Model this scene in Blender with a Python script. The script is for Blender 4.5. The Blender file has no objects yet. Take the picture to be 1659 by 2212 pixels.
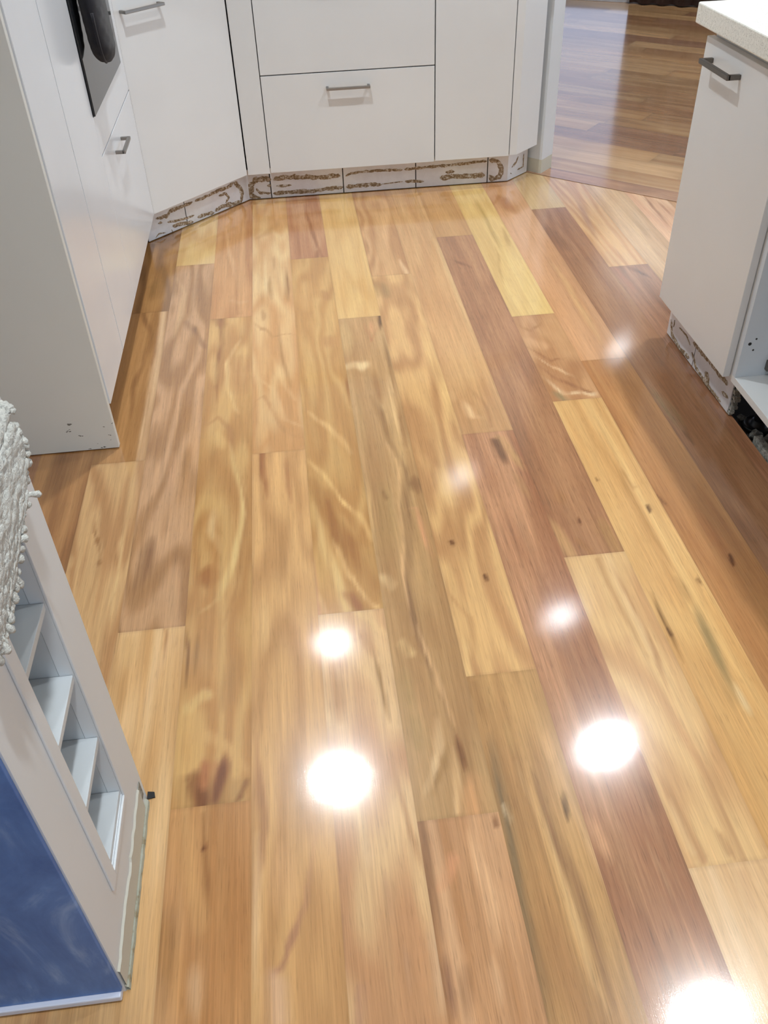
import bpy, bmesh, math, random
import numpy as np
from mathutils import Matrix, Vector

# ------------------------------------------------------------------ data measured from the room (metres, sRGB 0-255)
CAM_RIGHT=(0.9931, -0.1133, -0.0309)
CAM_UP=(0.0964, 0.6363, 0.7654)
CAM_FWD=(0.0671, 0.763, -0.6429)
CAM_LOC=(0.1626, 0.0, 1.2649)
CAM_LENS=41.1981
PLANKS={
-4:([],[((180,132,85),(150,105,65),'s',0.8,0.5)]),
-3:([1.784,2.573],[((188,142,95),(205,162,112),'c',0.8,0.4),((184,138,90),(160,116,72),'s',0.5,0.4),((166,122,76),(140,100,60),'w',0.6,0.4)]),
-2:([1.215,2.903],[((202,158,106),(222,182,132),'s',0.8,0.4),((172,128,86),(194,150,108),'w',0.8,0.6),((218,182,124),(204,162,104),'w',0.5,0.2)]),
-1:([0.813,2.493],[((200,150,98),(184,132,82),'s',0.8,0.5),((206,162,104),(190,142,88),'w',0.7,0.3),((198,148,98),(180,128,82),'s',0.7,0.4)]),
0:([1.768],[((210,164,110),(192,146,96),'w',0.6,0.4),((216,176,124),(200,152,100),'w',0.5,0.25)]),
1:([1.207,2.886],[((208,168,122),(190,144,102),'w',0.7,0.5),((206,162,102),(190,142,86),'w',0.5,0.3),((194,144,104),(176,122,84),'s',0.8,0.5)]),
2:([0.74,2.428],[((182,134,92),(204,158,116),'s',0.9,0.7),((190,152,104),(172,132,88),'s',0.7,0.5),((222,182,120),(208,164,104),'s',0.5,0.25)]),
3:([1.015,2.704],[((184,142,92),(164,122,78),'s',0.9,0.7),((208,164,110),(188,142,94),'w',0.7,0.4),((204,158,108),(186,138,92),'w',0.6,0.4)]),
4:([1.77],[((154,106,74),(176,128,92),'s',0.7,1.0),((200,156,106),(186,140,94),'s',0.7,0.5)]),
5:([0.611,1.298,2.978],[((208,168,122),(222,186,142),'s',0.7,0.4),((214,174,122),(198,154,106),'w',0.5,0.35),((152,106,74),(168,122,86),'s',0.6,0.9),((196,150,98),(182,136,88),'s',0.6,0.4)]),
6:([1.879,2.353],[((214,172,114),(200,154,98),'s',0.6,0.5),((192,146,102),(172,124,84),'w',0.4,0.3),((218,184,120),(204,166,104),'s',0.5,0.3)]),
7:([2.067],[((184,134,86),(168,118,74),'s',0.7,0.5),((202,154,112),(192,142,98),'s',0.5,0.4)]),
8:([3.166],[((148,104,72),(164,120,86),'s',0.6,0.7),((206,174,126),(192,156,110),'s',0.5,0.3)]),  # dark board; island shadow is partly put into its colour
9:([2.636],[((142,98,70),(160,114,84),'s',0.8,0.8),((206,162,112),(192,144,98),'c',0.6,0.4)]),  # near board is dark, with some island shadow in its colour
10:([],[((186,146,104),(202,164,122),'s',0.9,0.6)]),
11:([],[((216,172,132),(200,150,112),'s',0.8,0.5)]),
}
STROKES=[
(-3,1,[(0.114,2.583),(0.122,2.265),(0.114,1.965),(0.119,1.781)],0.022,(224,186,140),0.9),
(-3,1,[(0.048,2.566),(0.08,2.421),(0.087,2.261),(0.069,2.138),(0.068,1.972)],0.012,(150,106,66),0.8),
(-3,1,[(0.087,2.571),(0.106,2.316),(0.094,2.133),(0.098,1.891)],0.006,(172,124,78),0.6),
(-3,2,[(0.083,2.813),(0.081,2.641)],0.048,(146,106,62),0.6),
(-3,0,[(0.111,1.776),(0.11,1.627),(0.109,1.498),(0.117,1.401),(0.11,1.322),(0.12,1.202)],0.005,(226,188,134),0.9),
(-3,0,[(-0.012,1.683),(-0.001,1.584)],0.011,(206,166,116),0.6),
(-3,0,[(0.032,1.614),(0.04,1.531),(0.069,1.45),(0.066,1.29)],0.003,(160,112,68),0.6),
(-3,0,[(0.069,1.437),(0.066,1.429)],0.007,(140,90,50),0.8),
(-3,0,[(0.002,1.47),(0.008,1.417)],0.011,(208,168,118),0.6),
(-2,1,[(0.009,2.802),(0.045,2.696),(0.046,2.555),(0.026,2.387)],0.020,(208,168,122),0.7),
(-2,1,[(0.059,2.509),(0.09,2.397),(0.129,2.3)],0.017,(150,110,76),0.7),
(-2,1,[(0.083,2.867),(0.098,2.546)],0.021,(160,116,76),0.5),
(-2,1,[(0.042,1.489),(0.028,1.369),(0.013,1.317)],0.033,(146,104,70),0.7),
(-2,1,[(0.064,1.798),(0.067,1.638)],0.016,(198,152,112),0.7),
(-2,1,[(0.101,1.339),(0.104,1.23)],0.018,(196,154,112),0.7),
(-2,1,[(0.052,1.331),(0.043,1.284),(0.005,1.267)],0.010,(190,142,98),0.5),
(-2,0,[(0.027,1.188),(0.027,1.125)],0.028,(214,172,118),0.6),
(-2,0,[(0.088,1.201),(0.092,1.128)],0.003,(168,118,74),0.7),
(-2,0,[(0.103,1.19),(0.077,1.051),(0.062,0.994)],0.012,(220,178,130),0.6),
(-1,2,[(0.072,2.873),(0.084,2.515)],0.008,(172,118,74),0.6),
(-1,2,[(0.016,3.268),(0.059,2.943),(0.086,2.665)],0.010,(216,170,120),0.6),
(-1,2,[(0.049,2.612),(0.118,2.588)],0.021,(206,164,118),0.5),
(-1,1,[(0.037,2.49),(0.044,2.332),(0.033,2.208),(0.038,2.007)],0.011,(160,112,66),0.85),
(-1,1,[(0.027,2.492),(0.044,2.424)],0.025,(166,116,72),0.7),
(-1,1,[(0.101,2.253),(0.097,2.134),(0.107,2.037)],0.051,(194,142,88),0.8),
(-1,1,[(0.09,2.354),(0.061,2.204),(0.068,2.078),(0.099,1.949)],0.011,(226,188,130),0.8),
(-1,1,[(0.029,2.101),(0.018,2.287)],0.024,(216,176,116),0.6),
(-1,1,[(0.01,1.909),(0.043,1.942),(0.074,1.891),(0.088,1.739)],0.015,(188,138,88),0.8),
(-1,1,[(0.041,1.874),(0.06,1.784)],0.025,(218,178,118),0.6),
(-1,1,[(0.037,1.374),(0.046,1.303)],0.039,(180,124,74),0.85),
(-1,1,[(0.064,1.412),(0.043,1.481),(0.048,1.561)],0.022,(216,178,126),0.7),
(-1,1,[(0.077,1.818),(0.104,1.613),(0.109,1.493),(0.096,1.386),(0.068,1.272),(0.029,1.24)],0.016,(224,190,130),0.8),
(-1,1,[(0.09,1.746),(0.12,1.538),(0.104,1.309),(0.076,1.197)],0.008,(186,136,84),0.7),
(-1,1,[(0.021,1.015),(0.05,1.029)],0.027,(218,182,122),0.7),
(-1,1,[(0.002,1.217),(0.008,1.142),(0.007,1.058)],0.006,(146,102,58),0.8),
(-1,1,[(0.025,1.183),(0.027,1.079)],0.004,(160,118,70),0.6),
(-1,1,[(0.106,1.133),(0.081,0.995)],0.021,(192,144,90),0.6),
(-1,1,[(0.062,0.873),(0.058,0.818)],0.101,(176,132,82),0.6),
(-1,1,[(0.02,0.868),(0.038,0.866),(0.052,0.822)],0.026,(138,88,54),0.8),
(-1,1,[(0.092,0.898),(0.081,0.86),(0.067,0.827)],0.023,(138,88,58),0.85),
(-1,1,[(0.121,0.844),(0.112,0.818)],0.009,(150,104,64),0.7),
(-1,1,[(0.062,0.884),(0.057,0.856)],0.021,(192,128,84),0.8),
(-1,1,[(0.006,0.943),(0.06,0.94),(0.098,0.912),(0.127,0.864)],0.019,(210,166,108),0.8),
(-1,0,[(0.035,0.808),(0.042,0.713),(0.067,0.611)],0.020,(208,162,108),0.6),
(-1,0,[(0.059,0.812),(0.065,0.722),(0.074,0.623)],0.004,(166,116,70),0.7),
(-1,0,[(0.063,0.75),(0.062,0.744)],0.005,(110,64,36),0.9),
(-1,0,[(0.013,0.659),(0.01,0.567),(0.01,0.497)],0.026,(166,122,78),0.7),
(-1,0,[(0.052,0.587),(0.059,0.491)],0.020,(208,168,128),0.6),
(0,1,[(0.075,3.016),(0.067,2.551)],0.089,(232,204,156),0.85),
(0,1,[(0.01,3.073),(0.053,3.126),(0.111,3.274)],0.030,(198,150,98),0.6),
(0,1,[(0.069,3.169),(0.112,3.054)],0.018,(226,192,140),0.7),
(0,1,[(0.053,2.786),(0.054,2.588)],0.013,(164,120,72),0.85),
(0,1,[(0.111,2.828),(0.107,2.567)],0.012,(166,122,76),0.8),
(0,1,[(0.074,2.917),(0.069,2.809)],0.007,(170,126,80),0.7),
(0,1,[(0.028,2.536),(0.03,2.458)],0.005,(160,116,72),0.7),
(0,1,[(0.002,2.462),(0.059,2.358),(0.124,2.367)],0.008,(184,138,88),0.7),
(0,1,[(0.084,2.437),(0.084,2.273),(0.104,2.059)],0.009,(172,126,78),0.8),
(0,1,[(0.031,2.302),(0.027,2.098)],0.050,(210,164,110),0.8),
(0,1,[(0.055,2.259),(0.086,2.071),(0.11,1.991)],0.014,(226,188,136),0.7),
(0,1,[(0.013,2.135),(0.058,2.058),(0.081,1.908),(0.131,1.861)],0.011,(226,188,138),0.7),
(0,1,[(0.006,1.991),(0.035,2.02),(0.06,1.934),(0.08,1.855),(0.121,1.818)],0.009,(194,144,94),0.7),
(0,1,[(0.03,1.901),(0.025,1.798)],0.033,(214,170,116),0.6),
(0,0,[(0.027,1.763),(0.024,1.656),(0.031,1.58)],0.010,(170,114,72),0.8),
(0,0,[(0.075,1.735),(0.083,1.572)],0.008,(184,128,84),0.6),
(0,0,[(0.1,1.533),(0.097,1.267)],0.037,(218,174,120),0.6),
(0,0,[(0.023,1.278),(0.025,1.122)],0.028,(220,180,126),0.5),
(0,0,[(-0.026,1.171),(-0.018,1.028)],0.015,(186,138,88),0.6),
(0,0,[(0.006,0.937),(0.02,0.748),(0.018,0.693),(0.003,0.602)],0.006,(188,138,94),0.8),
(0,0,[(0.013,0.749),(0.015,0.67),(0.009,0.575),(0.008,0.514)],0.010,(226,188,144),0.8),
(0,0,[(0.072,0.944),(0.081,0.811)],0.008,(184,136,88),0.6),
(0,0,[(0.019,0.592),(0.028,0.528),(0.049,0.55),(0.076,0.634),(0.099,0.763)],0.005,(188,138,102),0.8),
(0,0,[(0.036,0.522),(0.037,0.477)],0.032,(212,172,138),0.6),
(0,0,[(0.051,0.725),(0.051,0.61)],0.040,(214,168,120),0.4),
(1,2,[(0.076,3.41),(0.074,3.24),(0.094,3.032),(0.11,2.886)],0.011,(162,108,70),0.7),
(1,2,[(0.028,3.184),(0.03,2.915)],0.008,(174,120,80),0.6),
(1,2,[(0.096,2.959),(0.088,2.904)],0.015,(156,104,68),0.6),
(1,1,[(0.093,2.606),(0.097,2.581)],0.039,(190,140,86),0.8),
(1,1,[(0.091,2.33),(0.091,2.25)],0.048,(196,144,90),0.6),
(1,1,[(0.014,1.945),(0.06,1.852),(0.109,1.722)],0.013,(226,184,124),0.7),
(1,1,[(0.05,2.724),(0.039,2.488)],0.041,(212,168,110),0.5),
(1,1,[(0.127,2.104),(0.123,1.935)],0.007,(160,106,60),0.7),
(1,1,[(0.002,1.733),(0.055,1.606),(0.104,1.501),(0.125,1.413)],0.012,(226,184,122),0.85),
(1,1,[(-0.001,1.666),(0.04,1.505),(0.075,1.383),(0.12,1.264)],0.039,(172,120,70),0.85),
(1,1,[(0.038,1.583),(0.085,1.504),(0.113,1.398)],0.026,(192,140,84),0.8),
(1,1,[(0.001,1.571),(0.027,1.411),(0.047,1.295),(0.057,1.203)],0.019,(228,192,132),0.85),
(1,1,[(0.046,1.43),(0.069,1.311),(0.115,1.213)],0.007,(218,174,116),0.85),
(1,1,[(0.065,1.253),(0.082,1.218)],0.025,(164,108,64),0.7),
(1,1,[(-0.003,1.394),(0.005,1.215)],0.012,(208,156,112),0.7),
(1,1,[(0.009,1.281),(0.021,1.208)],0.005,(222,178,124),0.7),
(1,0,[(0.08,1.2),(0.134,1.122)],0.013,(226,188,134),0.8),
(1,0,[(0.017,1.092),(0.021,0.946)],0.020,(190,140,92),0.7),
(1,0,[(0.052,1.1),(0.104,1.001),(0.109,0.941)],0.012,(222,182,132),0.7),
(1,0,[(0.101,1.084),(0.104,1.001),(0.108,0.934)],0.005,(164,124,76),0.8),
(1,0,[(0.082,1.151),(0.1,1.072)],0.019,(198,150,102),0.6),
(1,0,[(0.105,0.805),(0.124,0.729),(0.13,0.667)],0.014,(222,184,136),0.7),
(1,0,[(0.129,0.851),(0.137,0.793)],0.009,(172,130,84),0.7),
(1,0,[(0.1,0.869),(0.113,0.731),(0.126,0.659)],0.006,(190,142,96),0.6),
(1,0,[(-0.001,0.721),(-0.018,0.615),(-0.036,0.515),(-0.041,0.471)],0.005,(230,196,154),0.85),
(1,0,[(-0.001,0.627),(-0.005,0.548),(-0.024,0.469)],0.008,(166,124,94),0.8),
(1,0,[(-0.013,0.773),(-0.009,0.685),(-0.008,0.656)],0.005,(172,128,94),0.7),
(1,0,[(0.132,0.61),(0.123,0.471)],0.017,(218,186,150),0.7),
(1,0,[(0.04,0.728),(0.044,0.678)],0.014,(222,186,146),0.5),
(1,0,[(0.066,0.676),(0.073,0.59)],0.008,(190,146,108),0.5),
(1,0,[(0.019,0.508),(0.014,0.473)],0.015,(190,142,112),0.5),
(1,0,[(0.09,0.561),(0.09,0.487)],0.005,(190,146,110),0.6),
(2,2,[(0.117,3.126),(0.107,2.768),(0.093,2.456)],0.009,(204,160,98),0.6),
(2,2,[(0.019,3.225),(0.026,2.655)],0.032,(226,190,130),0.4),
(2,1,[(0.016,2.393),(0.01,2.203)],0.030,(206,172,116),0.7),
(2,1,[(0.006,2.148),(0.047,2.141)],0.035,(236,206,156),0.9),
(2,1,[(0.076,2.383),(0.086,2.268),(0.123,2.354)],0.007,(190,136,92),0.8),
(2,1,[(0.102,2.389),(0.098,2.306)],0.024,(206,150,104),0.7),
(2,1,[(0.078,2.117),(0.077,1.946)],0.022,(170,124,78),0.7),
(2,1,[(0.024,2.038),(0.012,1.73)],0.036,(196,156,104),0.6),
(2,1,[(0.136,2.667),(0.157,2.522)],0.030,(150,112,70),0.6),
(2,1,[(0.132,2.448),(0.124,2.324)],0.006,(104,72,42),0.9),
(2,1,[(0.172,2.415),(0.172,2.167)],0.005,(124,88,54),0.85),
(2,1,[(0.126,2.3),(0.124,2.142),(0.108,1.923)],0.012,(150,112,70),0.7),
(2,1,[(0.056,2.009),(0.079,1.802),(0.084,1.686)],0.015,(156,116,74),0.7),
(2,1,[(0.116,2.143),(0.106,1.86),(0.111,1.747)],0.010,(226,186,132),0.8),
(2,1,[(0.132,1.948),(0.118,1.729)],0.019,(162,120,80),0.7),
(2,1,[(0.084,1.756),(0.102,1.643),(0.09,1.537),(0.075,1.385),(0.061,1.283),(0.055,1.167),(0.062,1.08),(0.074,0.998),(0.079,0.921)],0.017,(152,114,78),0.85),
(2,1,[(0.07,1.758),(0.087,1.645),(0.074,1.497),(0.06,1.387),(0.053,1.236),(0.047,1.12)],0.006,(220,176,126),0.85),
(2,1,[(0.06,1.153),(0.069,1.066),(0.08,0.979),(0.091,0.919)],0.004,(222,178,128),0.8),
(2,1,[(0.038,1.64),(0.037,1.491),(0.027,1.349)],0.033,(184,148,96),0.7),
(2,1,[(0.009,1.671),(0.006,1.52),(0.006,1.384)],0.008,(206,166,112),0.7),
(2,1,[(0.015,1.305),(0.029,1.273)],0.025,(226,192,142),0.8),
(2,1,[(0.022,1.115),(0.033,1.08)],0.017,(228,194,136),0.8),
(2,1,[(0.02,1.053),(0.011,0.937)],0.029,(186,150,98),0.7),
(2,1,[(0.116,1.615),(0.124,1.544)],0.026,(148,108,72),0.8),
(2,1,[(0.09,1.495),(0.109,1.492),(0.112,1.39),(0.118,1.336)],0.010,(208,152,108),0.8),
(2,1,[(0.04,1.588),(0.044,1.556)],0.005,(120,86,54),0.7),
(2,1,[(0.015,0.924),(0.022,0.881)],0.028,(182,146,96),0.7),
(2,1,[(0.059,0.933),(0.054,0.865),(0.039,0.824),(0.013,0.779)],0.013,(228,192,146),0.8),
(2,1,[(0.069,0.885),(0.056,0.836),(0.029,0.78)],0.008,(168,128,80),0.7),
(2,1,[(0.08,0.884),(0.066,0.752)],0.007,(228,188,138),0.8),
(2,1,[(0.102,0.833),(0.092,0.749)],0.038,(212,158,108),0.7),
(2,1,[(0.09,0.906),(0.091,0.838)],0.004,(120,76,44),0.8),
(2,0,[(0.01,0.734),(0.01,0.609),(0.01,0.542)],0.015,(152,110,76),0.7),
(2,0,[(0.045,0.667),(0.029,0.626)],0.016,(210,150,108),0.7),
(2,0,[(0.076,0.709),(0.09,0.612),(0.085,0.525)],0.019,(218,172,128),0.8),
(2,0,[(0.031,0.514),(0.021,0.447)],0.010,(148,106,72),0.7),
(2,0,[(0.01,0.542),(0.007,0.449)],0.011,(150,108,82),0.7),
(2,0,[(0.13,0.68),(0.117,0.516)],0.013,(206,156,112),0.7),
(2,0,[(0.071,0.522),(0.069,0.45)],0.017,(214,170,128),0.6),
(2,0,[(0.121,0.732),(0.121,0.719)],0.002,(110,70,44),0.8),
(3,2,[(0.11,2.831),(0.123,2.705)],0.014,(232,194,146),0.8),
(3,2,[(0.111,3.378),(0.068,2.871)],0.027,(214,168,118),0.5),
(3,1,[(0.012,2.666),(0.039,2.52)],0.036,(164,130,86),0.6),
(3,1,[(0.106,2.379),(0.122,2.078),(0.123,1.809)],0.032,(222,182,122),0.7),
(3,1,[(0.23,2.958),(0.218,2.41),(0.233,2.059)],0.029,(200,158,108),0.5),
(3,1,[(0.057,1.65),(0.062,1.492)],0.044,(222,182,126),0.6),
(3,1,[(-0.006,1.444),(-0.008,1.341)],0.009,(188,134,88),0.6),
(3,1,[(-0.025,1.369),(-0.045,1.28),(-0.045,1.232)],0.006,(188,136,94),0.6),
(3,1,[(0.002,1.249),(0.029,1.174),(0.023,1.055)],0.007,(188,138,88),0.7),
(3,1,[(-0.001,1.314),(-0.006,1.235)],0.009,(226,188,134),0.8),
(3,1,[(0.009,1.119),(0.003,1.017)],0.018,(226,186,128),0.7),
(3,1,[(-0.026,1.201),(-0.025,1.053)],0.037,(198,146,98),0.6),
(3,1,[(0.034,1.377),(0.036,1.366)],0.004,(110,70,40),0.9),
(3,1,[(0.089,1.255),(0.089,1.246)],0.003,(110,70,40),0.9),
(3,0,[(0.019,0.893),(0.012,0.782),(0.008,0.699),(0.005,0.619),(0.001,0.522),(-0.0,0.435)],0.018,(136,112,80),0.85),
(3,0,[(0.009,0.74),(0.015,0.71)],0.006,(196,170,134),0.7),
(3,0,[(0.049,0.821),(0.067,0.692),(0.073,0.584),(0.073,0.468),(0.085,0.418)],0.014,(206,166,114),0.8),
(3,0,[(0.075,0.802),(0.083,0.673),(0.091,0.595),(0.095,0.51),(0.094,0.417)],0.017,(148,108,72),0.8),
(3,0,[(0.116,0.796),(0.13,0.672),(0.142,0.58),(0.149,0.498),(0.146,0.438)],0.012,(218,174,126),0.8),
(3,0,[(0.114,0.887),(0.113,0.806)],0.014,(210,162,108),0.6),
(3,0,[(0.115,0.756),(0.109,0.703)],0.002,(100,72,42),0.8),
(3,0,[(0.017,1.008),(0.018,0.911)],0.017,(168,124,78),0.7),
(3,0,[(0.051,0.917),(0.051,0.828)],0.016,(200,156,100),0.7),
(3,0,[(0.16,0.573),(0.167,0.51)],0.006,(164,122,84),0.6),
(4,1,[(0.106,3.233),(0.13,2.803),(0.135,2.219),(0.145,2.052)],0.033,(206,168,118),0.7),
(4,1,[(0.031,1.932),(0.039,1.838),(0.066,1.824)],0.025,(224,184,136),0.8),
(4,1,[(0.06,2.005),(0.084,1.885),(0.079,1.787)],0.008,(178,130,88),0.6),
(4,1,[(0.01,1.993),(0.007,1.916)],0.020,(216,174,124),0.6),
(4,1,[(0.188,3.379),(0.183,2.995)],0.027,(176,128,82),0.5),
(4,0,[(0.091,1.751),(0.118,1.617)],0.025,(196,150,100),0.8),
(4,0,[(0.075,1.745),(0.081,1.638)],0.016,(124,86,58),0.7),
(4,0,[(0.089,1.618),(0.103,1.495)],0.019,(184,136,92),0.6),
(4,0,[(0.03,0.694),(0.036,0.548)],0.026,(178,130,92),0.6),
(4,0,[(0.006,0.729),(0.011,0.676),(0.017,0.626)],0.015,(204,154,112),0.7),
(4,0,[(0.086,0.792),(0.077,0.731)],0.010,(186,134,96),0.6),
(4,0,[(0.089,0.671),(0.092,0.565)],0.006,(190,142,104),0.6),
(4,0,[(0.114,0.773),(0.117,0.696)],0.010,(128,86,56),0.6),
(4,0,[(0.131,0.683),(0.13,0.598)],0.007,(134,92,62),0.6),
(4,0,[(0.038,0.478),(0.03,0.425)],0.026,(184,142,110),0.5),
(4,0,[(0.047,1.066),(0.063,0.923)],0.020,(182,130,90),0.6),
(5,2,[(0.013,2.801),(0.077,2.711)],0.013,(134,88,60),0.6),
(5,2,[(0.001,1.438),(0.021,1.308)],0.019,(198,152,102),0.8),
(5,2,[(0.099,1.412),(0.117,1.305)],0.034,(178,134,86),0.7),
(5,2,[(0.034,1.354),(0.059,1.303)],0.014,(170,120,76),0.5),
(5,2,[(0.04,1.528),(0.046,1.466)],0.022,(176,126,82),0.5),
(5,2,[(0.064,1.408),(0.062,1.394)],0.004,(110,70,42),0.8),
(5,1,[(0.086,1.288),(0.091,1.084),(0.098,0.96)],0.017,(226,190,142),0.7),
(5,1,[(0.066,1.281),(0.074,1.13),(0.082,0.994)],0.006,(190,146,96),0.7),
(5,1,[(0.092,1.262),(0.101,1.019),(0.088,0.901)],0.005,(194,148,100),0.7),
(5,1,[(0.059,1.067),(0.055,1.005)],0.021,(202,156,110),0.6),
(5,1,[(0.011,0.785),(0.023,0.663),(0.029,0.613)],0.011,(188,140,94),0.75),
(5,1,[(0.076,0.809),(0.085,0.678),(0.083,0.611)],0.013,(190,144,98),0.75),
(5,1,[(0.069,0.66),(0.072,0.629)],0.005,(168,124,82),0.8),
(5,1,[(0.015,0.722),(0.019,0.628)],0.007,(222,186,138),0.7),
(5,0,[(0.029,0.608),(0.023,0.521),(0.021,0.448)],0.014,(226,192,150),0.7),
(5,0,[(0.078,0.601),(0.07,0.527)],0.014,(196,154,112),0.5),
(6,2,[(0.077,3.308),(0.077,3.019),(0.074,2.75)],0.014,(188,152,88),0.8),
(6,2,[(0.055,2.85),(0.026,2.564)],0.009,(190,152,92),0.7),
(6,2,[(0.122,3.028),(0.108,2.84)],0.009,(196,158,98),0.7),
(6,1,[(-0.002,2.305),(0.038,2.25),(0.089,2.314)],0.009,(176,128,84),0.7),
(6,1,[(-0.001,2.163),(0.052,2.083),(0.097,2.086)],0.007,(160,112,74),0.8),
(6,1,[(0.008,2.106),(0.058,2.044),(0.094,1.977)],0.006,(218,180,136),0.8),
(6,1,[(-0.005,2.076),(0.045,1.995),(0.09,1.928),(0.115,1.904)],0.010,(160,112,76),0.75),
(6,1,[(0.004,2.002),(0.04,1.916),(0.12,1.903)],0.013,(228,198,156),0.85),
(6,1,[(0.012,1.931),(0.036,1.884)],0.020,(156,132,94),0.8),
(6,1,[(0.101,2.08),(0.088,1.938)],0.030,(176,126,84),0.7),
(6,1,[(0.024,2.193),(0.054,2.154)],0.033,(212,166,120),0.5),
(6,0,[(0.007,1.186),(0.01,1.055),(0.009,0.97)],0.003,(122,86,46),0.8),
(6,0,[(0.083,1.142),(0.077,1.004),(0.064,0.879)],0.023,(168,140,94),0.75),
(6,0,[(0.083,0.929),(0.081,0.849)],0.012,(226,198,152),0.8),
(6,0,[(0.069,1.634),(0.077,1.418),(0.08,1.224)],0.005,(188,140,84),0.6),
(6,0,[(0.104,1.432),(0.106,1.414)],0.005,(92,60,32),0.9),
(6,0,[(0.118,1.204),(0.119,1.189)],0.005,(92,60,32),0.9),
(6,0,[(0.008,1.068),(0.01,1.047)],0.004,(92,60,32),0.9),
(6,0,[(0.077,1.225),(0.078,1.129)],0.013,(196,152,96),0.6),
(6,0,[(0.08,1.592),(0.091,1.494),(0.114,1.503)],0.004,(190,142,86),0.6),
(6,0,[(0.019,1.552),(0.018,1.543)],0.004,(92,60,32),0.9),
(7,1,[(0.025,3.355),(0.065,3.126)],0.063,(178,120,76),0.7),
(7,1,[(0.05,3.091),(0.033,2.626)],0.037,(212,166,128),0.6),
(7,1,[(0.085,2.724),(0.093,2.341),(0.082,2.15)],0.017,(222,176,122),0.6),
(7,0,[(-0.013,1.534),(0.009,1.421),(0.007,1.236)],0.012,(162,110,64),0.7),
(7,0,[(0.069,1.4),(0.078,1.226)],0.032,(190,128,80),0.6),
(7,0,[(0.063,2.054),(0.099,1.944)],0.031,(198,142,92),0.6),
(7,0,[(0.084,1.248),(0.077,1.216)],0.006,(110,66,36),0.8),
(7,0,[(-0.003,1.452),(0.007,1.427)],0.004,(100,64,36),0.8),
(7,0,[(-0.014,1.106),(0.007,0.96)],0.015,(196,146,96),0.5),
(8,0,[(0.008,3.037),(0.038,2.756)],0.039,(150,106,72),0.5),
(8,0,[(0.006,1.899),(0.022,1.704)],0.033,(160,130,92),0.7),
(8,0,[(0.13,3.165),(0.119,2.647)],0.010,(196,142,104),0.6),
(8,0,[(0.021,1.713),(0.024,1.645)],0.006,(84,58,36),0.8),
(9,0,[(0.017,2.612),(0.024,2.439)],0.024,(176,118,86),0.6),
(9,0,[(0.065,2.618),(0.104,2.523)],0.012,(110,70,48),0.6),
(9,1,[(0.08,2.961),(0.079,2.74)],0.045,(216,170,116),0.6),
(9,1,[(0.069,3.273),(0.024,2.85)],0.020,(184,138,106),0.6),
(10,0,[(0.081,3.143),(0.077,2.815)],0.026,(178,140,98),0.6),
(10,0,[(0.084,3.244),(0.038,2.629)],0.014,(206,168,122),0.6),
(11,0,[(0.061,3.264),(0.048,2.918)],0.008,(150,100,66),0.7),
(11,0,[(0.091,3.176),(0.087,2.964)],0.008,(150,96,64),0.7),
]
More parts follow.
